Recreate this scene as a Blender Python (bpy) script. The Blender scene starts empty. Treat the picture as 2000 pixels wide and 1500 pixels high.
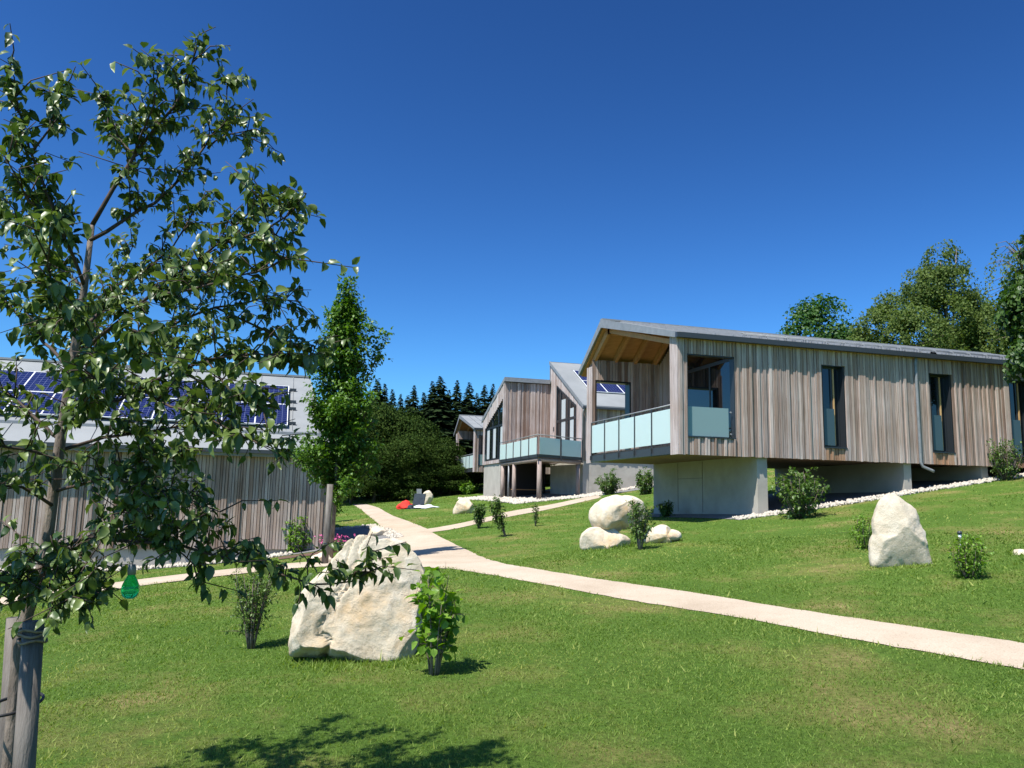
import bpy, bmesh, math, random
import numpy as np
from mathutils import Vector, Matrix, noise as mnoise

# ------------------------------------------------------------------ camera, sky, sun
scene = bpy.context.scene
col = scene.collection
rad = math.radians
F, PITCH, ROLL = 1560.0, rad(8.27), rad(1.18)      # focal length in photo pixels (2000 px wide)
EYE = Vector((0, 0, 1.6))
CAMROT = Matrix.Rotation(math.pi/2 + PITCH, 3, 'X') @ Matrix.Rotation(ROLL, 3, 'Z')
cd = bpy.data.cameras.new('camera'); cam = bpy.data.objects.new('camera', cd); col.objects.link(cam)
cam.matrix_world = Matrix.Translation(EYE) @ CAMROT.to_4x4()
cd.sensor_width = 36; cd.lens = F/2000*36; cd.clip_start = 0.05; cd.clip_end = 2000
scene.camera = cam

SUN_AZ, SUN_EL = 223.0, 60.5
world = bpy.data.worlds.new('World'); scene.world = world; world.use_nodes = True
wn = world.node_tree; wn.nodes.clear()
sky = wn.nodes.new('ShaderNodeTexSky'); sky.sky_type = 'NISHITA'; sky.sun_disc = False
sky.sun_elevation = rad(SUN_EL); sky.sun_rotation = rad(SUN_AZ)
sky.altitude = 200; sky.air_density = 1.0; sky.dust_density = 1.0; sky.ozone_density = 3.0
hs = wn.nodes.new('ShaderNodeMixRGB'); hs.blend_type = 'MULTIPLY'; hs.inputs[0].default_value = 1.0; hs.inputs[2].default_value = (.357, .470, .508, 1)   # tints the sky and scales its brightness ahead of the gamma
bgn = wn.nodes.new('ShaderNodeBackground'); bgn.inputs['Strength'].default_value = 0.1
wo = wn.nodes.new('ShaderNodeOutputWorld')
wn.links.new(sky.outputs[0], hs.inputs[1]); gm = wn.nodes.new('ShaderNodeGamma'); gm.inputs[1].default_value = 1.8      # deeper zenith, brighter horizon
wn.links.new(hs.outputs[0], gm.inputs[0]); wn.links.new(gm.outputs[0], bgn.inputs['Color'])
wn.links.new(bgn.outputs[0], wo.inputs['Surface'])
sl = bpy.data.lights.new('sun', 'SUN'); sl.energy = 5.0; sl.angle = rad(0.5); sl.color = (1.0, 0.955, 0.88)
so = bpy.data.objects.new('sun', sl); col.objects.link(so)
TOSUN = Vector((math.sin(rad(SUN_AZ))*math.cos(rad(SUN_EL)), math.cos(rad(SUN_AZ))*math.cos(rad(SUN_EL)), math.sin(rad(SUN_EL))))
so.rotation_mode = 'QUATERNION'; so.rotation_quaternion = TOSUN.to_track_quat('Z', 'Y'); so.location = (-20, -20, 40)
vs = scene.view_settings
vs.view_transform = 'Standard'; vs.look = 'None'; vs.exposure = 0.7; vs.gamma = 1.0
scene.render.engine = 'CYCLES'

rng = np.random.default_rng(7)
random.seed(7)

# ------------------------------------------------------------------ photo geometry helpers
def ray(x, y):
    return CAMROT @ Vector(((x-1000)/F, -(y-750)/F, -1.0))
def atY(x, y, Y):
    d = ray(x, y); return EYE + d*(Y/d.y)

# ------------------------------------------------------------------ ground height (thin plate spline through surveyed points)
CP = np.array([(0,0,0),(0,5,.05),(3,5,.12),(-3.1,5.2,-.08),(-1.4,7.5,.1),(5,8,.38),(4.1,6.6,.33),(3.4,10.7,.4),(2.8,8.8,.34),
 (-.4,16.9,.37),(-1.5,15.3,.33),(5.5,11.9,.74),(-8.9,14.1,-.3),(-7.7,15.8,-.2),(-4.1,16.6,.17),(1.7,16.2,.62),(6.7,20.6,1.36),
 (7.0,19.3,1.3),(4.9,26.6,1.25),(11.0,22.2,2.03),(13.7,23.2,2.45),(17,24.5,3.0),(-1.6,52,1.72),(1.4,41,1.58),(4.0,43.4,1.91),(4.4,40.5,1.86),
 (-2.0,36,.95),(-4.65,45,1.27),(-9.1,52,1.14),(-8.2,60,1.5),(-4.4,66,2.4),(-3.3,27,.56),(-6.5,24.3,-.12),(-11.3,22.8,-.57),(-13.8,22,-.56),
 (-4.5,24,.2),(30,32,4.9),(40,60,7),(5,90,4.5),(-25,80,1.5),(-45,55,-.5),(-30,18,-1.2),(-18,4,-.8),(18,4,.9),(11,8,.85),(12,14,1.5),(22,20,3.1),
 (0,-10,-.4),(25,-8,.8),(-25,-10,-1.2),(12,45,3.4),(20,60,4.8)], float)
def _phi(r2): return 0.5*r2*np.log(r2+1e-9)
def _fit():
    n = len(CP); d = CP[:, None, :2]-CP[None, :, :2]
    K = _phi((d**2).sum(-1)) + np.eye(n)*1.5
    Pm = np.c_[np.ones(n), CP[:, :2]]
    A = np.zeros((n+3, n+3)); A[:n, :n] = K; A[:n, n:] = Pm; A[n:, :n] = Pm.T
    return np.linalg.solve(A, np.r_[CP[:, 2], 0, 0, 0])
_w = _fit()
def ground(x, y):
    x = np.asarray(x, float); y = np.asarray(y, float)
    xc = np.clip(x, -45, 45); yc = np.clip(y, -12, 92)
    out = _w[-3] + _w[-2]*xc + _w[-1]*yc
    for (cx, cy, _), w in zip(CP, _w[:-3]):
        out = out + w*_phi((xc-cx)**2+(yc-cy)**2)
    return out
def gz(x, y): return float(ground(x, y))
def G(px, py):                       # where the line of sight through a photo pixel meets the ground
    d = ray(px, py); t = 2.0
    for _ in range(4000):
        p = EYE + d*t
        if p.z <= gz(p.x, p.y): break
        t += 0.02 + t*0.002
    return Vector((p.x, p.y, gz(p.x, p.y)))

# ------------------------------------------------------------------ materials
def newmat(name):
    m = bpy.data.materials.new(name); m.use_nodes = True
    nt = m.node_tree; nt.nodes.clear()
    out = nt.nodes.new('ShaderNodeOutputMaterial')
    return m, nt, out
def N(nt, t, **kw):
    n = nt.nodes.new(t)
    for k, v in kw.items():
        if k in n.inputs: n.inputs[k].default_value = v
        else: setattr(n, k, v)
    return n
def ramp(nt, stops):
    r = nt.nodes.new('ShaderNodeValToRGB'); e = r.color_ramp.elements
    while len(e) > 1: e.remove(e[-1])
    e[0].position = stops[0][0]; e[0].color = (*stops[0][1], 1)
    for p, c in stops[1:]:
        q = e.new(p); q.color = (*c, 1)
    return r
def pos_scaled(nt, s):
    g = nt.nodes.new('ShaderNodeNewGeometry'); m = nt.nodes.new('ShaderNodeMapping')
    m.inputs['Scale'].default_value = s
    nt.links.new(g.outputs['Position'], m.inputs['Vector']); return m.outputs[0]
def noisy(name, c1, c2, scale=4.0, rough=.8, bump=0.0, bscale=30.0, metallic=0.0, spec=.3, c3=None, stretch=(1, 1, 1), detail=6):
    m, nt, out = newmat(name)
    v = pos_scaled(nt, stretch)
    n = N(nt, 'ShaderNodeTexNoise', Scale=scale, Detail=detail, Roughness=.6); nt.links.new(v, n.inputs['Vector'])
    st = [(.3, c1), (.7, c2)] if c3 is None else [(.28, c1), (.5, c2), (.74, c3)]
    r = ramp(nt, st); nt.links.new(n.outputs[0], r.inputs[0])
    b = N(nt, 'ShaderNodeBsdfPrincipled', Roughness=rough, Metallic=metallic)
    b.inputs['Specular IOR Level'].default_value = spec
    nt.links.new(r.outputs[0], b.inputs['Base Color'])
    if bump:
        n2 = N(nt, 'ShaderNodeTexNoise', Scale=bscale, Detail=8); nt.links.new(v, n2.inputs['Vector'])
        bp = N(nt, 'ShaderNodeBump', Strength=bump, Distance=.02); nt.links.new(n2.outputs[0], bp.inputs['Height'])
        nt.links.new(bp.outputs[0], b.inputs['Normal'])
    nt.links.new(b.outputs[0], out.inputs[0]); return m
def plain(name, c, rough=.5, metallic=0.0, spec=.5):
    m, nt, out = newmat(name)
    b = N(nt, 'ShaderNodeBsdfPrincipled', Roughness=rough, Metallic=metallic)
    b.inputs['Base Color'].default_value = (*c, 1); b.inputs['Specular IOR Level'].default_value = spec
    nt.links.new(b.outputs[0], out.inputs[0]); return m
def leafmat(name, c1, c2, rough=.4, trans=.3, spec=.5, tcol=None):
    """leaf colour varies leaf by leaf (attribute tint), light shines partly through"""
    m, nt, out = newmat(name)
    a = N(nt, 'ShaderNodeAttribute', attribute_name='tint')
    oi = N(nt, 'ShaderNodeObjectInfo')
    ad = N(nt, 'ShaderNodeMath', operation='ADD'); nt.links.new(a.outputs['Fac'], ad.inputs[0])
    mu = N(nt, 'ShaderNodeMath', operation='MULTIPLY'); mu.inputs[1].default_value = .12
    nt.links.new(oi.outputs['Random'], mu.inputs[0]); nt.links.new(mu.outputs[0], ad.inputs[1])
    r = ramp(nt, [(0, c1), (1, c2)]); nt.links.new(ad.outputs[0], r.inputs[0])
    b = N(nt, 'ShaderNodeBsdfPrincipled', Roughness=rough); b.inputs['Specular IOR Level'].default_value = spec
    nt.links.new(r.outputs[0], b.inputs['Base Color'])
    t = N(nt, 'ShaderNodeBsdfTranslucent'); 
    hsn = N(nt, 'ShaderNodeHueSaturation', Saturation=1.15, Value=1.5); nt.links.new(r.outputs[0], hsn.inputs['Color'])
    nt.links.new(hsn.outputs[0], t.inputs['Color'])
    mx = N(nt, 'ShaderNodeMixShader'); mx.inputs[0].default_value = trans
    nt.links.new(b.outputs[0], mx.inputs[1]); nt.links.new(t.outputs[0], mx.inputs[2])
    nt.links.new(mx.outputs[0], out.inputs[0]); return m

def wood_mat(name, stops, zs=.7):
    m, nt, out = newmat(name)
    oi = N(nt, 'ShaderNodeObjectInfo')
    r = ramp(nt, stops); nt.links.new(oi.outputs['Random'], r.inputs[0])
    v = pos_scaled(nt, (26, 26, zs))
    n = N(nt, 'ShaderNodeTexNoise', Scale=2.2, Detail=7, Roughness=.65); nt.links.new(v, n.inputs['Vector'])
    r2 = ramp(nt, [(.3, (.5, .45, .42)), (.5, (.95, .95, .95)), (.72, (1.3, 1.28, 1.27))]); nt.links.new(n.outputs[0], r2.inputs[0])
    v3 = pos_scaled(nt, (1.1, 1.1, .8))
    n3 = N(nt, 'ShaderNodeTexNoise', Scale=1.0, Detail=3); nt.links.new(v3, n3.inputs['Vector'])
    r3 = ramp(nt, [(.35, (.86, .8, .76)), (.65, (1.06, 1.06, 1.08))]); nt.links.new(n3.outputs[0], r3.inputs[0])
    vk = pos_scaled(nt, (9, 9, 3.2)); k = N(nt, 'ShaderNodeTexVoronoi', Scale=1.0); nt.links.new(vk, k.inputs['Vector'])
    rk = ramp(nt, [(.0, (.42, .34, .3)), (.09, (1, 1, 1))]); nt.links.new(k.outputs['Distance'], rk.inputs[0])
    def mul(a, b):
        q = N(nt, 'ShaderNodeMixRGB', blend_type='MULTIPLY', Fac=1.0); nt.links.new(a, q.inputs[1]); nt.links.new(b, q.inputs[2]); return q.outputs[0]
    c = mul(mul(mul(r.outputs[0], r2.outputs[0]), r3.outputs[0]), rk.outputs[0])
    b = N(nt, 'ShaderNodeBsdfPrincipled', Roughness=.82); b.inputs['Specular IOR Level'].default_value = .2
    nt.links.new(c, b.inputs['Base Color'])
    bp = N(nt, 'ShaderNodeBump', Strength=.35, Distance=.01); nt.links.new(n.outputs[0], bp.inputs['Height']); nt.links.new(bp.outputs[0], b.inputs['Normal'])
    nt.links.new(b.outputs[0], out.inputs[0]); return m

M = {}
M['plank'] = wood_mat('weathered_larch', [(0, (.29, .21, .165)), (.2, (.49, .395, .335)), (.4, (.33, .265, .23)), (.6, (.55, .465, .41)), (.8, (.39, .33, .295)), (1, (.235, .16, .12))])
M['plank_grey'] = wood_mat('silvered_larch', [(0, (.42, .35, .32)), (.4, (.54, .48, .455)), (.7, (.47, .43, .42)), (1, (.38, .30, .265))])
M['plank_fresh'] = wood_mat('sheltered_larch', [(0, (.34, .19, .11)), (.5, (.44, .28, .18)), (1, (.28, .16, .10))])
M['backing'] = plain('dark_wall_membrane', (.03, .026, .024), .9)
M['softwood'] = noisy('spruce_ceiling_boards', (.40, .20, .075), (.52, .29, .12), 3, .6, .1, 20, stretch=(1, 8, 1))
M['beam'] = noisy('brown_timber', (.20, .12, .08), (.34, .22, .15), 3, .75, .2, 20, stretch=(6, 6, .8))
M['post'] = noisy('weathered_round_timber', (.22, .16, .13), (.40, .32, .28), 3, .8, .25, 20, stretch=(10, 10, .8))
M['roof'] = noisy('zinc_roof_sheet', (.20, .21, .21), (.255, .265, .265), .7, .62, spec=.3)
M['metal_dark'] = plain('anthracite_metal', (.035, .04, .045), .4)
M['metal'] = noisy('galvanised_steel', (.20, .21, .215), (.27, .28, .29), 6, .45, metallic=.15)
M['concrete'] = noisy('cast_concrete', (.33, .305, .26), (.44, .41, .355), 1.4, .9, .15, 14)
def path_mat():
    m, nt, out = newmat('cream_fine_gravel_path'); v = pos_scaled(nt, (1, 1, 1))
    def nz(s_, d=8): n = N(nt, 'ShaderNodeTexNoise', Scale=s_, Detail=d, Roughness=.65); nt.links.new(v, n.inputs['Vector']); return n
    r1 = ramp(nt, [(.3, (.38, .305, .225)), (.5, (.45, .37, .28)), (.7, (.50, .42, .325))]); nt.links.new(nz(.8).outputs[0], r1.inputs[0])
    r2 = ramp(nt, [(.3, (.62, .6, .58)), (.5, (1, 1, 1)), (.75, (1.1, 1.1, 1.1))]); n2 = nz(60, 4); nt.links.new(n2.outputs[0], r2.inputs[0])
    q = N(nt, 'ShaderNodeMixRGB', blend_type='MULTIPLY', Fac=.8); nt.links.new(r1.outputs[0], q.inputs[1]); nt.links.new(r2.outputs[0], q.inputs[2])
    b = N(nt, 'ShaderNodeBsdfPrincipled', Roughness=.95); b.inputs['Specular IOR Level'].default_value = .1; nt.links.new(q.outputs[0], b.inputs['Base Color'])
    bp = N(nt, 'ShaderNodeBump', Strength=.5, Distance=.012); nt.links.new(n2.outputs[0], bp.inputs['Height']); nt.links.new(bp.outputs[0], b.inputs['Normal'])
    nt.links.new(b.outputs[0], out.inputs[0]); return m
M['path'] = path_mat()
M['pebble'] = noisy('white_limestone_pebbles', (.36, .32, .26), (.56, .51, .43), 9, .9)
M['bed'] = noisy('dark_gravel_bed', (.10, .10, .10), (.26, .25, .24), 40, .95, .6, 60)
M['mulch'] = noisy('brown_mulch', (.06, .035, .022), (.17, .10, .07), 30, .95, .8, 40)
M['bark'] = noisy('grey_brown_bark', (.10, .075, .055), (.26, .21, .17), 7, .85, .6, 25, stretch=(3, 3, .8))
M['twig'] = noisy('dark_twig_bark', (.035, .025, .018), (.09, .06, .045), 12, .8)
M['stake'] = noisy('grey_peeled_stake', (.085, .07, .06), (.21, .185, .16), 3, .8, .3, 22, stretch=(7, 7, .9))
M['rope'] = noisy('coir_rope', (.16, .11, .07), (.30, .23, .16), 40, .95)
M['rubber'] = plain('black_rubber_tie', (.012, .012, .014), .6)
M['white'] = plain('white_plastic', (.75, .75, .74), .5)
M['frame'] = plain('anthracite_window_frame', (.022, .026, .03), .35)
M['pane'] = plain('dark_window_glass', (.006, .009, .012), .03, spec=.8)
M['jamb'] = noisy('oiled_wood_jamb', (.45, .27, .11), (.58, .38, .18), 4, .5)
M['curtain'] = plain('pale_grey_curtain', (.42, .45, .45), .9)
def frosted():
    m, nt, out = newmat('frosted_mint_glass')
    b = N(nt, 'ShaderNodeBsdfPrincipled', Roughness=.22); b.inputs['Base Color'].default_value = (.74, .86, .83, 1)
    t = N(nt, 'ShaderNodeBsdfTranslucent'); t.inputs['Color'].default_value = (.70, .88, .84, 1)
    mx = N(nt, 'ShaderNodeMixShader'); mx.inputs[0].default_value = .35
    nt.links.new(b.outputs[0], mx.inputs[1]); nt.links.new(t.outputs[0], mx.inputs[2]); nt.links.new(mx.outputs[0], out.inputs[0]); return m
M['frosted'] = frosted()
M['frosted_shaded'] = plain('frosted_glass_shade_tone', (.20, .29, .285), .15)  # frosted glass again, its colour darkened to imitate the weaker light on the facade
M['guard'] = plain('smoky_guard_glass', (.045, .075, .085), .12)
def bulbglass():
    m, nt, out = newmat('green_bulb_glass')
    b = N(nt, 'ShaderNodeBsdfPrincipled', Roughness=.04); b.inputs['Base Color'].default_value = (.03, .7, .24, 1)
    b.inputs['Transmission Weight'].default_value = .8; b.inputs['IOR'].default_value = 1.25
    nt.links.new(b.outputs[0], out.inputs[0]); return m
M['bulb'] = bulbglass()
def solar():
    m, nt, out = newmat('solar_cells')
    tc = N(nt, 'ShaderNodeTexCoord'); sp = N(nt, 'ShaderNodeSeparateXYZ'); nt.links.new(tc.outputs['Object'], sp.inputs[0])
    def line(o, n, w):
        a = N(nt, 'ShaderNodeMath', operation='MULTIPLY'); a.inputs[1].default_value = n; nt.links.new(o, a.inputs[0])
        f = N(nt, 'ShaderNodeMath', operation='FRACT'); nt.links.new(a.outputs[0], f.inputs[0])
        l = N(nt, 'ShaderNodeMath', operation='LESS_THAN'); l.inputs[1].default_value = w; nt.links.new(f.outputs[0], l.inputs[0]); return l.outputs[0]
    mx = N(nt, 'ShaderNodeMath', operation='MAXIMUM')
    nt.links.new(line(sp.outputs['X'], 6.3, .055), mx.inputs[0]); nt.links.new(line(sp.outputs['Y'], 6.3, .055), mx.inputs[1])
    c = N(nt, 'ShaderNodeMixRGB'); c.inputs[1].default_value = (.010, .014, .065, 1); c.inputs[2].default_value = (.13, .15, .24, 1)
    nt.links.new(mx.outputs[0], c.inputs[0])
    b = N(nt, 'ShaderNodeBsdfPrincipled', Roughness=.12); nt.links.new(c.outputs[0], b.inputs['Base Color'])
    nt.links.new(b.outputs[0], out.inputs[0]); return m
M['solar'] = solar()
def stone_mat(name, warm=1.0):
    m, nt, out = newmat(name)
    tc = N(nt, 'ShaderNodeTexCoord')
    def nz(s, d=8, r=.6):
        n = N(nt, 'ShaderNodeTexNoise', Scale=s, Detail=d, Roughness=r); nt.links.new(tc.outputs['Object'], n.inputs['Vector']); return n
    n1 = nz(2.2); r1 = ramp(nt, [(.3, (.48, .395, .275)), (.5, (.61, .53, .405)), (.7, (.70, .64, .54))]); nt.links.new(n1.outputs[0], r1.inputs[0])
    n2 = nz(1.4, 5); r2 = ramp(nt, [(.50, (1, 1, 1)), (.70, (.94, .70, .44))]); nt.links.new(n2.outputs[0], r2.inputs[0])
    n3 = nz(5.5, 10, .72); r3 = ramp(nt, [(.30, (.45, .43, .40)), (.42, (1, 1, 1))]); nt.links.new(n3.outputs[0], r3.inputs[0])
    def mul(a, b, f=1.0):
        q = N(nt, 'ShaderNodeMixRGB', blend_type='MULTIPLY', Fac=f); nt.links.new(a, q.inputs[1]); nt.links.new(b, q.inputs[2]); return q.outputs[0]
    c = mul(mul(r1.outputs[0], r2.outputs[0], warm), r3.outputs[0], .8)
    b = N(nt, 'ShaderNodeBsdfPrincipled', Roughness=.9); b.inputs['Specular IOR Level'].default_value = .2
    nt.links.new(c, b.inputs['Base Color'])
    n4 = nz(9, 14, .78); bp = N(nt, 'ShaderNodeBump', Strength=.8, Distance=.035); nt.links.new(n4.outputs[0], bp.inputs['Height']); nt.links.new(bp.outputs[0], b.inputs['Normal'])
    nt.links.new(b.outputs[0], out.inputs[0]); return m
M['stone'] = stone_mat('cream_limestone'); M['stone_pale'] = stone_mat('pale_limestone', .35)
def lawn_mat():
    m, nt, out = newmat('mown_lawn_soil')
    v = pos_scaled(nt, (1, 1, 1))
    n = N(nt, 'ShaderNodeTexNoise', Scale=.55, Detail=6, Roughness=.65); nt.links.new(v, n.inputs['Vector'])
    r = ramp(nt, [(.30, (.07, .135, .02)), (.50, (.095, .165, .027)), (.61, (.18, .19, .055)), (.72, (.33, .25, .12))]); nt.links.new(n.outputs[0], r.inputs[0])
    n2 = N(nt, 'ShaderNodeTexNoise', Scale=22, Detail=8, Roughness=.75); nt.links.new(v, n2.inputs['Vector'])
    r2 = ramp(nt, [(.3, (.5, .5, .45)), (.62, (1.25, 1.25, 1.2))]); nt.links.new(n2.outputs[0], r2.inputs[0])
    q = N(nt, 'ShaderNodeMixRGB', blend_type='MULTIPLY', Fac=1.0); nt.links.new(r.outputs[0], q.inputs[1]); nt.links.new(r2.outputs[0], q.inputs[2])
    b = N(nt, 'ShaderNodeBsdfPrincipled', Roughness=.95); b.inputs['Specular IOR Level'].default_value = .1
    nt.links.new(q.outputs[0], b.inputs['Base Color'])
    bp = N(nt, 'ShaderNodeBump', Strength=1.0, Distance=.05); nt.links.new(n2.outputs[0], bp.inputs['Height']); nt.links.new(bp.outputs[0], b.inputs['Normal'])
    nt.links.new(b.outputs[0], out.inputs[0]); return m
M['lawn'] = lawn_mat()
M['blade'] = leafmat('grass_blades', (.075, .175, .018), (.36, .38, .10), .6, .35, .2)
M['apple'] = leafmat('apple_leaves', (.022, .055, .010), (.17, .23, .055), .4, .25, .5)
M['hornbeam'] = leafmat('hornbeam_leaves', (.028, .085, .012), (.12, .215, .03), .45, .3, .4)
M['hazel'] = leafmat('hazel_leaves', (.045, .12, .012), (.20, .34, .04), .45, .35, .4)
M['shrub'] = leafmat('shrub_leaves', (.03, .08, .014), (.13, .20, .04), .45, .3, .4)
M['wood_tree'] = leafmat('woodland_leaves', (.012, .032, .005), (.055, .085, .014), .8, .15, .08)
M['dark_tree'] = leafmat('dark_round_leaves', (.02, .07, .010), (.06, .13, .018), .5, .25, .3)
M['birch'] = leafmat('birch_leaves', (.05, .09, .02), (.15, .20, .05), .6, .35, .15)
M['spruce'] = leafmat('spruce_needles', (.008, .020, .007), (.03, .05, .016), .8, .1, .08)
M['maple'] = leafmat('maple_leaves', (.02, .055, .010), (.07, .125, .02), .45, .25, .35)
M['petal'] = leafmat('pink_petals', (.45, .04, .16), (.65, .16, .34), .6, .3, .2)
M['red'] = noisy('red_cloth', (.55, .02, .015), (.70, .05, .03), 8, .8)
M['navy'] = noisy('dark_teal_cloth', (.012, .02, .03), (.03, .045, .055), 8, .8)
M['sheet'] = noisy('white_cloth', (.62, .65, .70), (.8, .8, .82), 6, .85)

# ------------------------------------------------------------------ object helpers
def obj(name, me, mat=None, parent=None):
    o = bpy.data.objects.new(name, me); col.objects.link(o)
    if mat is not None and me is not None and not me.materials: me.materials.append(M[mat] if isinstance(mat, str) else mat)
    if parent is not None: o.parent = parent
    return o
def tag(o, label=None, cat=None, group=None, kind=None):
    for k, v in (('label', label), ('category', cat), ('group', group), ('kind', kind)):
        if v: o[k] = v
    return o
def thing(name, label, cat, loc=(0, 0, 0), rz=0.0, group=None):
    o = bpy.data.objects.new(name, None); col.objects.link(o); o.empty_display_size = .2
    o.location = loc; o.rotation_euler = (0, 0, rz); return tag(o, label, cat, group)
def copy_tree(o, parent=None):
    c = o.copy(); col.objects.link(c)
    if parent is not None: c.parent = parent
    for ch in list(o.children): copy_tree(ch, c)
    return c
class MB:
    def __init__(s): s.v = []; s.f = []; s.sm = False
    def poly(s, pts):
        i = len(s.v); s.v += [tuple(p) for p in pts]; s.f.append(tuple(range(i, i+len(pts)))); return s
    def box(s, x0, x1, y0, y1, z0, z1):
        i = len(s.v)
        s.v += [(x0,y0,z0),(x1,y0,z0),(x1,y1,z0),(x0,y1,z0),(x0,y0,z1),(x1,y0,z1),(x1,y1,z1),(x0,y1,z1)]
        s.f += [tuple(i+k for k in q) for q in ((0,3,2,1),(4,5,6,7),(0,1,5,4),(1,2,6,5),(2,3,7,6),(3,0,4,7))]; return s
    def prism(s, pts, ax, a0, a1):      # pts 2-D polygon, extruded along axis ax
        n = len(pts); i = len(s.v)
        for a in (a0, a1):
            for p, q in pts:
                s.v.append((a, p, q) if ax == 'x' else (p, a, q) if ax == 'y' else (p, q, a))
        s.f.append(tuple(i+k for k in range(n))[::-1]); s.f.append(tuple(i+n+k for k in range(n)))
        for k in range(n): s.f.append((i+k, i+(k+1) % n, i+n+(k+1) % n, i+n+k))
        return s
    def tube(s, pts, rs, n=8, cap=True):
        pts = [Vector(p) for p in pts]
        if not hasattr(rs, '__len__'): rs = [rs]*len(pts)
        base = len(s.v); u = None
        for k, p in enumerate(pts):
            d = (pts[min(k+1, len(pts)-1)]-pts[max(k-1, 0)])
            if d.length < 1e-9: d = Vector((0, 0, 1))
            d.normalize()
            if u is None: u = d.orthogonal().normalized()
            else:
                u = u-d*u.dot(d); u = u.normalized() if u.length > 1e-6 else d.orthogonal().normalized()
            w = d.cross(u)
            for j in range(n):
                a = 2*math.pi*j/n; s.v.append(tuple(p+(u*math.cos(a)+w*math.sin(a))*rs[k]))
        for k in range(len(pts)-1):
            for j in range(n):
                s.f.append((base+k*n+j, base+k*n+(j+1) % n, base+(k+1)*n+(j+1) % n, base+(k+1)*n+j))
        if cap:
            s.f.append(tuple(base+j for j in range(n))[::-1]); s.f.append(tuple(base+(len(pts)-1)*n+j for j in range(n)))
        s.sm = True; return s
    def mesh(s, name):
        me = bpy.data.meshes.new(name); me.from_pydata(s.v, [], s.f)
        bm = bmesh.new(); bm.from_mesh(me); bmesh.ops.recalc_face_normals(bm, faces=bm.faces); bm.to_mesh(me); bm.free()
        if s.sm:
            for p in me.polygons: p.use_smooth = len(p.vertices) == 4
        return me
    def build(s, name, mat, parent=None): return obj(name, s.mesh(name), mat, parent)
UNIT = MB().box(-.5, .5, -.5, .5, -.5, .5).mesh('plank')
UNIT.materials.append(M['plank'])
UNITF = UNIT.copy(); UNITF.materials.clear(); UNITF.materials.append(M['plank_fresh'])
UNITG = UNIT.copy(); UNITG.materials.clear(); UNITG.materials.append(M['plank_grey'])
def plank(parent, x0, x1, y0, y1, z0, z1, me=None):
    o = bpy.data.objects.new('plank', me or UNIT); col.objects.link(o); o.parent = parent
    o.location = ((x0+x1)/2, (y0+y1)/2, (z0+z1)/2); o.scale = (x1-x0, y1-y0, z1-z0); return o
def np_mesh(name, V, Fc, tint=None, smooth=False):
    """V (n,3), Fc (m,k) same-size faces"""
    me = bpy.data.meshes.new(name); n = len(V); m, k = Fc.shape
    me.vertices.add(n); me.vertices.foreach_set('co', np.ascontiguousarray(V, np.float32).ravel())
    me.loops.add(m*k); me.loops.foreach_set('vertex_index', np.ascontiguousarray(Fc, np.int32).ravel())
    me.polygons.add(m); me.polygons.foreach_set('loop_start', np.arange(0, m*k, k, dtype=np.int32))
    if smooth: me.polygons.foreach_set('use_smooth', np.ones(m, bool))
    if tint is not None:
        a = me.attributes.new('tint', 'FLOAT', 'POINT'); a.data.foreach_set('value', np.ascontiguousarray(tint, np.float32))
    me.update(calc_edges=True); return me
def unit(v): return v/(np.linalg.norm(v, axis=-1, keepdims=True)+1e-9)
def frames(axis, nrm):
    """rotation matrices whose y is the leaf axis and z close to nrm"""
    y = unit(axis); x = unit(np.cross(y, nrm)); z = np.cross(x, y)
    return np.stack([x, y, z], -1)
def scatter(name, TV, TF, R, P, S, tint):
    n = len(P); k = len(TV)
    V = np.einsum('nij,kj->nki', R, TV)*np.reshape(S, (n, 1, -1)) + P[:, None, :]
    Fc = (TF[None]+(np.arange(n)*k)[:, None, None]).reshape(-1, TF.shape[1])
    return np_mesh(name, V.reshape(-1, 3), Fc, np.repeat(tint, k))
def leaf_template(width=.55, fold=.22, curl=.25, st=(0, .3, .65, 1.0), w=(.0, 1.0, .85, 0)):
    V = []; Fc = []
    for t, q in zip(st, w):
        zc = -curl*t*t; h = width*.5*q
        V += [(-h, t, zc+fold*h), (0, t, zc), (h, t, zc+fold*h)]
    for k in range(len(st)-1):
        a = 3*k
        Fc += [(a, a+1, a+4), (a, a+4, a+3), (a+1, a+2, a+5), (a+1, a+5, a+4)]
    return np.array(V, float), np.array(Fc, int)
LEAF = leaf_template(.56, .4, .42)
QUADL = (np.array([(0, 0, 0), (.36, .45, .06), (0, 1, -.1), (-.36, .45, .06)], float), np.array([(0, 1, 2), (0, 2, 3)]))

# ------------------------------------------------------------------ the ground, paths
def axis_coords(lo, hi, fine_lo, fine_hi, step, grow=1.18):
    a = list(np.arange(fine_lo, fine_hi+step/2, step)); s = step
    while a[-1] < hi: s *= grow; a.append(a[-1]+s)
    s = step; b = [a[0]]
    while b[-1] > lo: s *= grow; b.append(b[-1]-s)
    return np.array(b[:0:-1]+a)
gxs = axis_coords(-600, 600, -16, 18, .4); gys = axis_coords(-300, 900, -2, 56, .4)
GX, GY = np.meshgrid(gxs, gys); GZ = ground(GX, GY)
nx, ny = len(gxs), len(gys); ii = np.arange(nx*ny).reshape(ny, nx)
gm = np_mesh('ground', np.stack([GX, GY, GZ], -1).reshape(-1, 3),
             np.stack([ii[:-1, :-1], ii[:-1, 1:], ii[1:, 1:], ii[1:, :-1]], -1).reshape(-1, 4), smooth=True)
tag(obj('ground', gm, 'lawn'), kind='structure')

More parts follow.
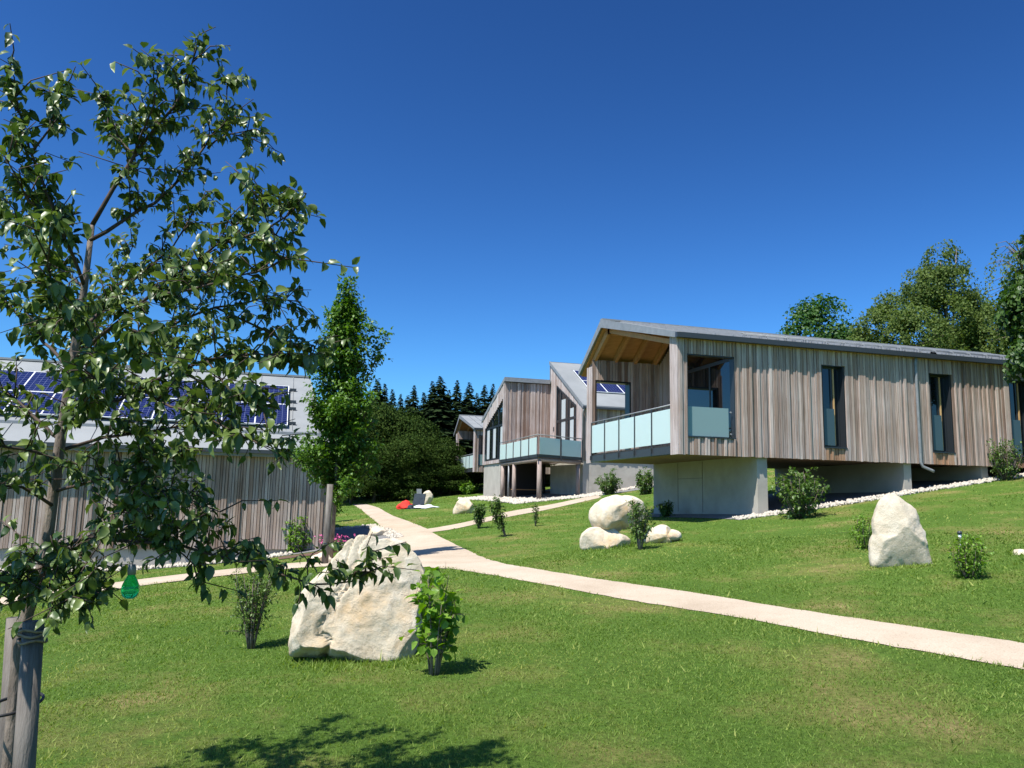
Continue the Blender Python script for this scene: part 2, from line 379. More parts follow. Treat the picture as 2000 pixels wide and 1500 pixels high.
PATHS = [  # photo pixels of the two edges, station by station; laid on the ground they meet
 ('garden_path', [((2600,1425),(2600,1350)),((2300,1367),(2300,1305)),((2000,1310),(2000,1258)),((1800,1274),(1800,1228)),((1600,1238),(1600,1198)),((1400,1200),(1400,1166)),((1200,1168),(1200,1137)),((1100,1149),(1125,1125)),((1000,1131),(1050,1113)),((900,1114),(985,1102)),((836,1105),(951,1092)),((803,1083),(915,1076)),((775,1058),(876,1057)),((752,1036),(836,1035)),((734,1019),(797,1018)),((714,1003),(759,1003)),((686,985.5),(716,985))]),
 ('side_path', [((800,1046),(786,1038)),((845,1039.8),(832,1034)),((898,1031.5),(880,1026)),((952,1019),(934,1015)),((1006,1007.5),(988,1001)),((1060,997.5),(1040,992)),((1105,988),(1090,983)),((1175,972),(1165,967))]),
 ('house_path', [((870,1112),(870,1094)),((760,1108),(760,1093)),((610,1109),(610,1098)),((425,1127),(425,1115)),((240,1150),(240,1137)),((0,1184),(0,1169)),((-300,1232),(-300,1213))])]
def smooth_line(P, k=8):
    P = np.array(P); out = []
    for i in range(len(P)-1):
        p0, p1, p2, p3 = P[max(i-1, 0)], P[i], P[i+1], P[min(i+2, len(P)-1)]
        for t in np.arange(k)/k:
            out.append(.5*((2*p1)+(-p0+p2)*t+(2*p0-5*p1+4*p2-p3)*t*t+(-p0+3*p1-3*p2+p3)*t**3))
    out.append(P[-1]); return np.array(out)
PATHC = []
for k, (nm, st) in enumerate(PATHS):
    ea = smooth_line([G(*p)[:2] for p, q in st]); eb = smooth_line([G(*q)[:2] for p, q in st])
    wv = np.linalg.norm(ea-eb, axis=1, keepdims=True); dirn = (eb-ea)/wv; m_ = len(ea)
    ea = ea+dirn*rng.normal(size=(m_, 1))*.014; eb = eb+dirn*rng.normal(size=(m_, 1))*.014
    tdir = unit(np.gradient((ea+eb)/2, axis=0)); PATHC.append(((ea+eb)/2, np.abs(dirn[:, 0]*tdir[:, 1]-dirn[:, 1]*tdir[:, 0])*wv[:, 0]/2))
    fr = np.linspace(0, 1, 9); Q = ea[:, None]*(1-fr)[None, :, None]+eb[:, None]*fr[None, :, None]
    Z = ground(Q[..., 0], Q[..., 1])+.008+.004*k+.014*(1-(2*fr-1)**2)
    n_ = len(fr); idx = np.arange(m_*n_).reshape(m_, n_)
    me = np_mesh(nm, np.concatenate([Q, Z[..., None]], -1).reshape(-1, 3), np.stack([idx[:-1, :-1], idx[:-1, 1:], idx[1:, 1:], idx[1:, :-1]], -1).reshape(-1, 4), smooth=True)
    bmm = bmesh.new(); bmm.from_mesh(me); bmesh.ops.recalc_face_normals(bmm, faces=bmm.faces)
    if sum(f.normal.z for f in bmm.faces) < 0: bmesh.ops.reverse_faces(bmm, faces=bmm.faces)
    bmm.to_mesh(me); bmm.free()
    tag(obj(nm, me, 'path'), kind='structure')
def on_path(x, y, margin=0.0):
    hit = np.zeros(len(x), bool)
    for c, hw_ in PATHC:
        for i in range(len(c)-1):
            a, b = c[i], c[i+1]; ab = b-a
            t = np.clip(((x-a[0])*ab[0]+(y-a[1])*ab[1])/(ab@ab), 0, 1)
            hit |= (x-a[0]-t*ab[0])**2+(y-a[1]-t*ab[1])**2 < (hw_[i]*(1-t)+hw_[i+1]*t+margin)**2
    return hit

# ------------------------------------------------------------------ houses
HZ = rad(90-73.7)
LX = np.array([math.cos(HZ), math.sin(HZ)]); SX = np.array([-math.sin(HZ), math.cos(HZ)])
def hw(P, u, v): return np.array([P[0], P[1]])+LX*u+SX*v
def wall_boxes(mb, u0, u1, v0, v1, z0, z1, ops):
    """wall between u0..u1 with rectangular openings (ua, ub, za, zb)"""
    cur = u0
    for ua, ub, za, zb in sorted(ops):
        if ua > cur: mb.box(cur, ua, v0, v1, z0, z1)
        if za > z0: mb.box(ua, ub, v0, v1, z0, za)
        if zb < z1: mb.box(ua, ub, v0, v1, zb, z1)
        cur = ub
    if cur < u1: mb.box(cur, u1, v0, v1, z0, z1)
    return mb
def clad(wall, u0, u1, z0, z1, ops, vface=0.0, seed=1, wmin=.05, wmax=.115, me=None):
    """vertical boards of uneven width and depth on a wall facing -v"""
    r = random.Random(seed); u = u0
    while u < u1-.01:
        w = r.choice((r.uniform(wmin, wmin+.03), r.uniform(wmin+.02, wmax))); e = min(u+w, u1)
        if u1-e < .04: e = u1
        t = vface-r.choice((.022, .032, .05, .062))
        mid = (u+e)/2; narrow = any(o[1]-o[0] < 1 for o in ops if o[0] < mid < o[1]); segs = [(z0+r.uniform(-.008, .008), z1)]
        for ua, ub, za, zb in ops:
            if ua-.02 < mid < ub+.02: segs = ([(z0, za-.03)] if za-.03 > z0+.05 else [])+([(zb+.01, z1)] if zb+.01 < z1 else [])
        for a, b in segs: plank(wall, u+.007, e-.007, t, vface+.0, a, b, UNITF if (b <= z1-.3 and me is None and narrow) else me)
        u = e
def clad_side(wall, uface, v0, v1, z0, ztop, seed=1, wmin=.07, wmax=.14, zlow=None, me=None, ops=()):
    """boards on a wall facing -u; ztop may be a function of v (sloping roof line)"""
    r = random.Random(seed); v = v0
    while v < v1-.01:
        e = min(v+r.uniform(wmin, wmax), v1)
        if v1-e < .04: e = v1
        t = uface-r.choice((.022, .03, .045)); a, b = v+.004, e-.004
        lo = zlow((a+b)/2) if zlow else z0
        if callable(ztop):
            mb = MB().prism([(a, lo), (b, lo), (b, ztop(b)), (a, ztop(a))], 'x', t, uface)
            o = mb.build('plank', 'plank_grey', wall)
        else: plank(wall, t, uface, a, b, lo, ztop, me or UNITG)
        v = e
def window(root, ua, ub, za, zb, vface, label=None, frost=.85, wood=True, seed=0):
    """recessed tall window in a wall facing -v: frame, pane, lower frosted guard, wooden inner jamb"""
    w = MB(); f = .055; d = vface+.15
    w.box(ua, ua+f, d, d+.07, za, zb).box(ub-f, ub, d, d+.07, za, zb).box(ua+f, ub-f, d, d+.07, zb-f, zb).box(ua+f, ub-f, d, d+.07, za, za+f)
    mid = ua+(ub-ua)*.62
    w.box(mid-.03, mid+.03, d+.002, d+.068, za+f, zb-f)
    w.box(ua-.0, ua+.012, vface-.03, d, za, zb).box(ub-.012, ub, vface-.03, d, za, zb).box(ua, ub, vface-.03, d, zb-.012, zb)
    o = w.build('window', 'frame', root)
    MB().box(ua+f, ub-f, d+.03, d+.045, za+f, zb-f).build('pane', 'pane', o)
    MB().box(ua-.02, ub+.02, vface-.075, d, za-.035, za).build('sill', 'frame', o)
    if frost: MB().box(ua+.03, ua+(ub-ua)*.62, vface+.07, vface+.085, za+.05, za+frost+.2).build('guard_glass', 'guard', o)
    if wood: MB().box(mid+.035, mid+.075, d-.02, d+.028, za+f, zb-f).build('inner_jamb', 'jamb', o)
    return o
def solar_panel(root, u, v, z, slope, w=.96, l=1.56):
    p = bpy.data.objects.new('solar_panel', None)
    me = MB().box(0, w, 0, l, 0, .03).mesh('solar_panel'); o = obj('solar_panel', me, 'solar', root)
    o.location = (u, v, z); o.rotation_euler = (math.atan(slope), 0, 0)
    fm = MB().box(-.022, .0, -.022, l+.022, -.01, .037).box(w, w+.022, -.022, l+.022, -.01, .037).box(0, w, -.022, 0, -.01, .037).box(0, w, l, l+.022, -.01, .037)
    fm.build('panel_frame', 'white', o); bpy.data.objects.remove(p); return o

# ---- house A type: long larch house on concrete fins with a cut-in terrace at its gable
def house_a(P, label):
    h = thing('larch_house', label, 'house', P, HZ)
    LEN = 15.3; ZE = 3.02
    ops = [(.23, 1.62, .45, 2.57), (4.32, 5.0, .33, 2.55), (7.92, 8.62, .33, 2.55), (10.78, 11.5, .33, 2.55)]
    MB().box(.02, LEN, .03, 6.1, 0.02, .26).build('floor_slab', 'beam', h)
    fw = wall_boxes(MB(), .0, LEN, .0, .16, 0.0, ZE, ops).build('front_wall', 'backing', h)
    clad(fw, 0.0, LEN, -.02, ZE-.02, ops, 0.0, 11)
    # gable return beside the terrace, boards facing the sun
    ret = MB().box(0, .16, .16, .37, 0, ZE+.05).build('gable_return', 'backing', h)
    clad_side(ret, 0.0, -.03, .37, -.02, ZE+.05, 5, .06, .11)
    # back wall with opening beside the terrace, clad on both visible faces
    bo = [(.16, 1.36, .3, 2.68)]
    bw = wall_boxes(MB(), .0, LEN, 5.82, 6.1, .27, 3.2, bo).build('back_wall', 'backing', h)
    clad(bw, .0, 2.4, .26, 3.35, bo, 5.82, 23, .08, .13)
    clad_side(bw, 0.0, 5.78, 6.18, -.02, 3.12, 8, .09, .14)
    MB().box(1.30, 1.37, 5.76, 6.12, .28, 2.68).box(.16, 1.30, 5.80, 6.12, 2.63, 2.69).build('opening_lining', 'frame', bw)
    # inner gable wall of the terrace with a big dark sliding door
    iw = MB().prism([(.16, .26), (5.8, .26), (5.8, 3.3), (4.8, 4.2), (.16, 2.95)], 'x', 2.42, 2.6).build('terrace_wall', 'backing', h)
    r = random.Random(3); v = 4.7
    while v < 5.8:
        MB().box(2.385, 2.42, v, v+.09, .27, 3.25+(5.8-v)*.6).build('plank', 'plank', iw); v += .1
    dr = MB().box(2.36, 2.40, .5, .58, .3, 2.75).box(2.36, 2.40, 2.45, 2.53, .3, 2.75).box(2.36, 2.40, 4.55, 4.65, .3, 2.95).box(2.36, 2.40, .5, 4.65, 2.75, 2.85).build('terrace_door', 'frame', h)
    MB().box(2.37, 2.385, .58, 2.45, .3, 2.75).build('pane', 'pane', dr); MB().box(2.37, 2.385, 2.53, 4.55, .3, 2.75).build('pane', 'pane', dr)
    MB().prism([(.5, 2.86), (4.6, 2.86), (4.6, 4.0), (.5, 2.95)], 'x', 2.37, 2.385).build('pane', 'pane', dr)
    wl = MB().box(2.30, 2.385, 4.82, 4.9, 1.75, 2.0).build('wall_lamp', 'metal_dark', h)
    # side window into the terrace: guard glass and lining
    w0 = MB().box(.225, .245, -.03, .17, .45, 2.57).box(1.6, 1.62, -.03, .17, .45, 2.57).box(.225, 1.62, -.03, .17, 2.55, 2.57).box(.225, 1.62, -.06, .17, .42, .45).build('window', 'frame', h)
    MB().box(.245, 1.47, .05, .066, .47, 1.22).build('guard_glass', 'frosted_shaded', w0)
    mb = MB()
    for zz in (.55, 1.12): mb.tube([(1.535, .03, zz), (1.535, .07, zz)], .022, 10)
    mb.build('glass_clamp', 'metal', w0)
    for (ua, ub, za, zb) in ops[1:]: window(h, ua, ub, za, zb, 0.0)
    # balcony rail
    rl = MB().tube([(-.02, .37, 1.27), (-.02, 5.77, 1.27)], .022, 8).build('handrail', 'metal', h)
    MB().box(-.05, .12, .37, 5.8, .0, .2).build('edge_beam', 'metal_dark', h)
    n = 5; st = (5.77-.37)/n
    for k in range(n):
        g = MB().box(-.035, -.02, .37+k*st+.03, .37+(k+1)*st-.03, .29, 1.17).build('glass_panel', 'frosted', h)
    for k in range(n):
        pv = .37+(k+1)*st-.02 if k < n-1 else 5.74
        MB().box(-.06, -.04, pv-.02, pv+.02, .1, 1.26).box(-.09, -.06, pv-.025, pv+.025, .06, .2).build('rail_post', 'metal_dark', h)
    # roof: gentle slope to the front, steep short slope to the back
    rv, rz_ = 4.8, 4.45; th = .17
    e0, ez0 = -.12, 3.09; e1, ez1 = 6.73, 3.07
    roof = MB().prism([(e0, ez0), (rv, rz_), (e1, ez1), (e1, ez1-.12), (rv, rz_-th), (e0, ez0-.10)], 'x', -.1, LEN+.1).build('roof', 'roof', h)
    MB().prism([(e0+.02, ez0-.125), (rv, rz_-th-.004), (e1-.02, ez1-.125), (e1-.02, ez1-.15), (rv, rz_-th-.05), (e0+.02, ez0-.15)], 'x', -.04, LEN).build('soffit', 'softwood', roof)
    mb = MB()
    MB().prism([(e0, ez0+.03), (rv, rz_+.03), (e1, ez1+.03), (e1, ez1-.14), (rv, rz_-th-.07), (e0, ez0-.13)], 'x', -.135, -.1).build('verge_fascia', 'metal', roof)
    MB().box(-.12, LEN+.1, rv-.09, rv+.09, rz_-.01, rz_+.045).build('ridge_cap', 'roof', roof)
    u = .5
    while u < LEN:
        MB().prism([(e0, ez0+.004), (rv-.1, rz_-.03), (rv-.1, rz_+.03), (e0, ez0+.06)], 'x', u, u+.025).build('roof_seam', 'metal', roof); u += .52
    # gutter and snow guard
    MB().box(-.14, LEN+.1, -.24, -.122, 2.955, 3.085).build('gutter', 'metal_dark', h)
    MB().box(-.10, LEN, -.10, -.055, 2.955, 2.985).build('gutter_flashing', 'metal', h)
    sg = MB().tube([(2.0, .22, 3.30), (LEN-.2, .22, 3.30)], .014, 6).tube([(2.0, .12, 3.25), (LEN-.2, .12, 3.25)], .014, 6).build('snow_guard', 'metal', roof)
    u = 2.1
    while u < LEN-.2:
        MB().prism([(.05, 3.14), (.3, 3.2), (.24, 3.325), (.1, 3.27)], 'x', u, u+.025).build('guard_bracket', 'metal', roof); u += .62
    # rafters and purlins of the terrace
    for u in (.11, .83, 1.53, 2.25):
        MB().prism([(rv-.1, rz_-.21), (6.3, 3.17), (6.3, 3.0), (rv-.1, rz_-.46)], 'x', u-.05, u+.05).build('rafter', 'softwood', h)
    MB().prism([(.3, 2.98), (rv-.1, rz_-.26), (rv-.1, rz_-.42), (.3, 2.84)], 'x', .12, .24).build('rafter', 'softwood', h)
    MB().box(.06, 2.42, rv-.1, rv+.08, rz_-.45, rz_-.22).build('ridge_beam', 'softwood', h)
    # downpipe with its bent foot
    dp = MB().tube([(7.41, -.1, 2.98), (7.41, -.075, 2.8), (7.41, -.075, .02), (7.45, -.09, -.10), (7.68, -.16, -.2), (7.74, -.18, -.23)], .042, 10).build('downpipe', 'metal', h)
    # concrete fins
    for u0, u1 in ((2.32, 2.62), (6.98, 7.23), (9.69, 9.93), (13.6, 13.85)):
        a = hw(P, u0, 0); z0 = min(gz(*hw(P, u0, .1)), gz(*hw(P, u0, 6.1)))-P[2]-.3
        MB().box(u0, u1, .1, 6.1, z0, .018).build('concrete_fin', 'concrete', h)
    return h
PA = atY(1326, 885.5, 20.2)
HA = house_a(PA, 'nearest larch-clad house on concrete fins with terrace under a wood ceiling')
mbj = MB().box(2.312, 2.318, 2.9, 2.91, -1.5, -.01).box(2.312, 2.318, 4.4, 4.41, -1.5, -.01).box(2.312, 2.318, 2.91, 4.4, -.5, -.49)
C0 = atY(924.4, 913.6, 57); PC = Vector(C0)-Vector((*(SX*.37), .28))
HC = copy_tree(HA); HC.location = PC
HC['label'] = 'farthest larch-clad house, half hidden, its terrace gable before the forest'
for c in list(HC.children):            # the far house stands where the slope falls away: only its own fins, set to its ground
    if c.name.startswith('concrete_fin'):
        pass

# ---- house B: two offset lean-to halves sharing a ridge wall, corner balcony on round posts
PB = atY(1051.3, 886.7, 41)
def house_b(P):
    h = thing('gabled_house', 'tall larch house with two offset lean-to gables and a corner glass balcony', 'house', P, HZ)
    VR = 7.25; UB = 3.1; UA = .19; LENB = 17; VF = 1.8
    zr = lambda v: 2.86+(v-VF)*.5756          # roof of the taller half, falling to the front
    za = lambda v: 4.78-(v-VR)*.39            # roof of the lower half, falling to the back
    g = MB().prism([(VF, -.14), (VR, -.14), (VR, zr(VR)-.02), (VF, zr(VF)-.02)], 'x', UB+.06, UB+.2).build('gable_wall', 'backing', h)
    top = lambda v: zr(v)-.03
    clad_side(g, UB+.06, 6.08, VR+.02, -.14, top, 2, .12, .2)
    clad_side(g, UB+.06, VF, 2.74, -.14, top, 3, .12, .2)
    clad_side(g, UB+.06, 2.74, 6.08, 0, top, 4, .14, .24, zlow=lambda v: 2.95+(v-2.74)*.47)
    w = MB().prism([(2.74, .1), (2.83, .1), (2.83, 2.97), (2.74, 2.93)], 'x', UB+.0, UB+.08)
    w.prism([(5.99, .1), (6.08, .1), (6.08, 4.5), (5.99, 4.45)], 'x', UB+.0, UB+.08)
    w.prism([(2.74, 2.97), (6.08, 4.54), (6.08, 4.42), (2.74, 2.85)], 'x', UB+.0, UB+.08)
    w.box(UB+.01, UB+.08, 2.83, 5.99, .1, .2).box(UB+.01, UB+.08, 2.83, 5.99, 2.24, 2.4).box(UB+.01, UB+.08, 5.3, 5.42, .2, 4.15).box(UB+.01, UB+.08, 4.0, 4.1, .2, 3.5)
    wo_ = w.build('gable_window', 'frame', h)
    for a, b in ((2.83, 4.0), (4.1, 5.3), (5.42, 5.99)):
        MB().prism([(a, .2), (b, .2), (b, 2.93+(b-2.74)*.47), (a, 2.93+(a-2.74)*.47)], 'x', UB+.035, UB+.05).build('pane', 'pane', wo_)
    for a, b, c in ((4.55, 5.2, 3.55), (3.2, 3.75, 2.9)): MB().box(UB+.022, UB+.032, a, b, .22, c).build('curtain', 'curtain', wo_)
    MB().box(UB-.02, UB+.05, 6.45, 6.55, 1.8, 2.05).build('wall_lamp', 'metal_dark', h)
    fw = MB().box(UB+.2, LENB, VF, VF+.15, -.14, zr(VF)-.1).build('front_wall', 'backing', h)
    clad(fw, UB+.06, 10.5, -.13, zr(VF)-.1, [], VF, 31, .08, .15)
    rf = MB().prism([(VF-.22, zr(VF-.22)), (VR+.05, zr(VR+.05)), (VR+.05, zr(VR+.05)+.14), (VF-.22, zr(VF-.22)+.14)], 'x', UB-.0, LENB).build('roof', 'roof', h)
    MB().prism([(VF-.25, zr(VF-.25)-.04), (VR+.08, zr(VR+.08)-.04), (VR+.08, zr(VR+.08)+.17), (VF-.25, zr(VF-.25)+.17)], 'x', UB-.05, UB).build('verge_fascia', 'metal', rf)
    MB().box(UB, LENB, VR+.052, VR+.12, 4.6, zr(VR)+.2).build('ridge_flashing', 'metal', rf)
    MB().box(UB-.06, LENB, VF-.37, VF-.24, zr(VF-.2)-.07, zr(VF-.2)+.04).build('gutter', 'metal_dark', h)
    MB().tube([(UB+.0, VF-.3, zr(VF-.2)-.05), (UB+.0, VF-.1, zr(VF)-.4), (UB+.0, VF-.1, -.3)], .045, 8).build('downpipe', 'metal', h)
    for v in (3.2, 4.64):
        for k in range(7): solar_panel(h, 4.18+k*1.05, v, zr(v)+.2, .5756, 1.0, 1.6)
    # lower half
    fb = MB().box(UA, UB+.2, VR+.0, VR+.15, -.14, za(VR)-.02).build('ridge_wall', 'backing', h)
    clad(fb, UA, UB+.06, -.02, za(VR)-.06, [], VR, 37, .07, .15)
    ga = MB().prism([(VR+.15, -.14), (12.1, -.14), (12.1, za(12.1)-.06), (VR+.15, za(VR+.15)-.06)], 'x', UA+.14, UA+.25).build('gable_wall', 'backing', h)
    wt = lambda v: 3.78-(v-7.42)*.37
    clad_side(ga, UA, VR-.03, 7.42, -.13, lambda v: za(v)-.05, 5, .1, .16)
    clad_side(ga, UA, 7.42, 11.75, 0, lambda v: za(v)-.05, 6, .2, .34, zlow=wt)
    clad_side(ga, UA, 11.75, 12.1, -.13, lambda v: za(v)-.05, 7, .1, .2)
    clad_side(ga, UA, 7.42, 11.75, -.13, .08, 9, .12, .2, me=UNITG)
    w = MB().prism([(7.42, .08), (7.52, .08), (7.52, wt(7.52)), (7.42, wt(7.42))], 'x', UA+.06, UA+.14).prism([(7.42, wt(7.42)-.12), (11.75, wt(11.75)-.12), (11.75, wt(11.75)), (7.42, wt(7.42))], 'x', UA+.06, UA+.14)
    w.box(UA+.06, UA+.14, 7.52, 11.75, .08, .2).box(UA+.06, UA+.14, 7.52, 11.65, 2.12, 2.25).box(UA+.06, UA+.14, 8.7, 8.82, .2, 3.2).box(UA+.06, UA+.14, 10.1, 10.2, .2, 2.7).box(UA+.06, UA+.14, 11.65, 11.75, .2, 2.1)
    wo2 = w.build('gable_window', 'frame', h)
    for a, b in ((7.52, 8.7), (8.82, 10.1), (10.2, 11.65)):
        MB().prism([(a, .2), (b, .2), (b, wt(b)-.1), (a, wt(a)-.1)], 'x', UA+.1, UA+.115).build('pane', 'pane', wo2)
    for a, b in ((7.8, 8.3), (9.4, 10.0), (10.9, 11.5)): MB().box(UA+.088, UA+.096, a, b, .22, 2.1).build('curtain', 'curtain', wo2)
    MB().box(UA+.3, LENB, 12.0, 12.2, -.14, za(12.2)-.05).build('back_wall', 'backing', h)
    MB().box(UA+.03, LENB, VR+.16, 12.0, -.14, -.02).build('floor_slab', 'beam', h); MB().box(UB+.21, LENB, VF+.16, VR, -.14, -.02).build('floor_slab', 'beam', h)
    rb = MB().prism([(VR-.12, za(VR-.12)), (12.5, za(12.5)), (12.5, za(12.5)+.14), (VR-.12, za(VR-.12)+.14)], 'x', UA-.02, LENB).build('roof', 'roof', h)
    MB().prism([(VR-.14, za(VR-.14)-.05), (12.55, za(12.55)-.05), (12.55, za(12.55)+.17), (VR-.14, za(VR-.14)+.17)], 'x', UA-.07, UA-.02).build('verge_fascia', 'metal', rb)
    MB().box(UA-.06, UB-.06, VR-.2, VR-.12, za(VR)-.03, za(VR)+.23).build('ridge_fascia', 'metal', rb)
    # corner balcony: deck on logs and round posts, glass on two sides
    VE = 7.2; RX, RY = 3.02, 1.65
    MB().prism([(0, 0), (RX, RY), (RX+.05, VR-.03), (.0, VR-.03)], 'z', -.13, -.04).build('balcony_deck', 'beam', h)
    MB().tube([(.12, .15, -.26), (.12, VE, -.26)], .12, 10).build('edge_log', 'post', h)
    MB().tube([(.1, .17, -.27), (RX-.05, RY+.1, -.27)], .115, 10).build('edge_log', 'post', h)
    MB().box(-.04, -.002, .0, VE, -.16, .0).prism([(0, -.04), (RX, RY-.04), (RX, RY-.002), (0, -.002)], 'z', -.16, .0).build('edge_plate', 'metal_dark', h)
    n = 5; st = VE/n
    for k in range(n): MB().box(-.05, -.035, k*st+.05, (k+1)*st-.05, .0, .87).build('glass_panel', 'frosted', h)
    for k in range(2):
        a, b = (k+.04)/2, (k+.96)/2
        MB().prism([(RX*a, RY*a-.05), (RX*b, RY*b-.05), (RX*b, RY*b-.035), (RX*a, RY*a-.035)], 'z', .0, .87).build('glass_panel', 'frosted', h)
    for k in range(n+1): MB().box(-.085, -.055, k*st-.025, k*st+.025, -.26, .93).build('rail_post', 'metal_dark', h)
    for k in (1, 2): MB().box(RX*k/2-.025, RX*k/2+.025, RY*k/2-.1, RY*k/2-.06, -.26, .93).build('rail_post', 'metal_dark', h)
    MB().tube([(-.06, VE, 1.0), (-.06, -.06, 1.0), (RX, RY-.08, 1.0)], .025, 8).build('handrail', 'metal', h)
    for u, v in ((.12, .15), (2.85, 1.75), (.12, 4.64), (.12, 7.0), (1.6, 4.4)):
        zb = gz(*hw(P, u, v))-P[2]-.15
        MB().tube([(u, v, -.36), (u, v, zb)], [.115, .125], 12).build('round_post', 'post', h)
    zb = gz(*hw(P, .1, 5.8))-P[2]
    MB().tube([(.1, 5.7, -.3), (.1, 5.7, zb-.05)], .05, 8).build('drain_pipe', 'metal', h)
    for (u0, u1, v0, v1) in ((UA+.05, UA+.35, 8.0, 12.0), (UB+.07, UB+.37, VF+.02, 7.2), (UA+.35, UB+.07, 8.1, 8.4), (UB+.37, LENB-.5, VF+.04, VF+.34)):
        zb = min(gz(*hw(P, u, v)) for u in (u0, u1) for v in (v0, v1))-P[2]-.3
        MB().box(u0, u1, v0, v1, zb, -.145).build('concrete_wall' if v0 != 8.1 else 'shade_dark_basement_wall', 'concrete' if v0 != 8.1 else 'backing', h)  # rear wall coloured near black to stand in for deep shade under the deck
    zb = gz(*hw(P, 1.2, 6.6))-P[2]
    b = MB().box(.6, 2.5, 6.5, 6.85, zb+.42, zb+.47).box(.7, .78, 6.55, 6.8, zb-.05, zb+.42).box(2.3, 2.38, 6.55, 6.8, zb-.05, zb+.42)
    return h, b
HB, benchmb = house_b(PB)
bench = benchmb.mesh('bench'); bo_ = obj('bench', bench, 'softwood'); bo_.location = PB; bo_.rotation_euler = (0, 0, HZ)
tag(bo_, 'pale wooden bench in the shade under the corner balcony', 'bench')

# ---- house D: low house on the left with the solar roof facing the viewer
PD = atY(631, 1072, 24.5)
def house_d(P):
    h = thing('solar_house', 'low larch-clad house behind the apple tree with solar panels on its roof', 'house', P, HZ)
    U0 = -13.5; ZE = 2.86; SLP = .575; zr = lambda v: ZE+(v+.3)*SLP; VR = 4.95
    ops = [(-5.35, -4.65, .15, 2.45), (-10.6, -9.9, .15, 2.45)]
    fw = wall_boxes(MB(), U0, -.0, .0, .16, 0, ZE, ops).build('front_wall', 'backing', h)
    clad(fw, U0, 0, -.01, ZE-.04, ops, 0, 51, .06, .13)
    MB().box(-.16, 0, .16, 9.6, 0, ZE).prism([(.0, ZE), (9.9, ZE), (VR, zr(VR)-.16)], 'x', -.75, -.6).build('gable_wall', 'plank', h)
    MB().box(U0, -.17, 9.6, 9.75, 0, ZE).build('back_wall', 'plank', h)
    for o in ops: window(h, *o, 0.0)
    mb = MB().prism([(VR, zr(VR)), (10.2, zr(-.3)), (10.2, zr(-.3)-.14), (VR, zr(VR)-.14)], 'x', U0, -.5)
    q = [(U0, -.32), (.12, -.32), (-.5, VR), (U0, VR)]; i = len(mb.v)
    mb.v += [(a, b, zr(b)) for a, b in q]+[(a, b, zr(b)-.14) for a, b in q]; mb.f += [(i, i+1, i+2, i+3), (i+7, i+6, i+5, i+4)]+[(i+k, i+4+k, i+4+(k+1) % 4, i+(k+1) % 4) for k in range(4)]
    rf = mb.build('roof', 'roof', h)
    MB().box(U0, -.5, VR-.1, VR+.1, zr(VR)-.02, zr(VR)+.05).build('ridge_cap', 'roof', rf)
    u = -1.1
    while u > U0:
        MB().prism([(-.3, zr(-.3)+.003), (VR-.1, zr(VR-.1)+.003), (VR-.1, zr(VR-.1)+.03), (-.3, zr(-.3)+.03)], 'x', u, u+.018).build('roof_seam', 'roof', rf); u -= 1.1
    MB().prism([(.7, zr(.7)+.0), (.76, zr(.76)+.0), (.76, zr(.76)+.09), (.7, zr(.7)+.09)], 'x', U0, -.1).build('snow_guard', 'metal', rf)
    MB().box(U0, .14, -.45, -.325, ZE-.09, ZE+.02).build('gutter', 'metal_dark', h)
    MB().box(U0, .1, -.32, -.06, ZE-.17, ZE-.14).build('eave_flashing', 'metal', h)
    for j, v in enumerate((1.06, 2.46)):
        for k in range(12): solar_panel(h, -1.22-(k+1)*.99, v, zr(v)+.11, SLP, .955, 1.55)
    for v in (1.3, 2.3, 2.8, 3.7): MB().box(-1.2, -.98, v, v+.05, zr(v)+.03, zr(v)+.12).build('panel_bracket', 'metal_dark', rf)
    MB().tube([(-6.3, -.38, ZE-.05), (-6.3, -.09, ZE-.35), (-6.3, -.09, -.35)], .045, 8).build('downpipe', 'metal', h)
    zb = gz(*hw(P, -12, 0))-P[2]-.4
    MB().box(U0, -.05, .05, 9.5, zb, -.002).build('foundation', 'concrete', h)
    return h
HD = house_d(PD)
# ------------------------------------------------------------------ leftovers for house A / C fins and joint lines in the near fin
jl = mbj.build('formwork_joint', 'metal_dark', HA)
for o in HC.children:
    pass
# ------------------------------------------------------------------ pebble strips and beds
ICO = None
def ico_template():
    bm = bmesh.new(); bmesh.ops.create_icosphere(bm, subdivisions=1, radius=1.0)
    V = np.array([v.co[:] for v in bm.verts]); Fc = np.array([[l.index for l in f.verts] for f in bm.faces]); bm.free(); return V, Fc
ICO = ico_template()
def pebbles(name, label, pts, size=(.025, .06), seed=0):
    """pts (n,2) world positions"""
    r = np.random.default_rng(seed); n = len(pts)
    A = r.normal(size=(n, 3)); B = r.normal(size=(n, 3)); R = frames(A, B)
    S = r.uniform(*size, size=(n, 1))*np.array([1, .8, .6])*r.uniform(.8, 1.2, (n, 3))
    V = ICO[0][None]*S[:, None, :]*(1+.18*r.normal(size=(n, len(ICO[0]), 1)))
    V = np.einsum('nij,nkj->nki', R, V)
    P = np.c_[pts, ground(pts[:, 0], pts[:, 1])+r.uniform(0, .05, n)]
    V = V+P[:, None, :]; Fc = (ICO[1][None]+(np.arange(n)*len(ICO[0]))[:, None, None]).reshape(-1, 3)
    o = obj(name, np_mesh(name, V.reshape(-1, 3), Fc), 'pebble'); tag(o, label, 'pebbles', kind='stuff'); return o
def strip_pts(P, u0, u1, v0, v1, n, seed):
    r = np.random.default_rng(seed); u = r.uniform(u0, u1, n); v = r.uniform(v0, v1, n)
    return np.array([P[0], P[1]])[None]+LX[None]*u[:, None]+SX[None]*v[:, None]
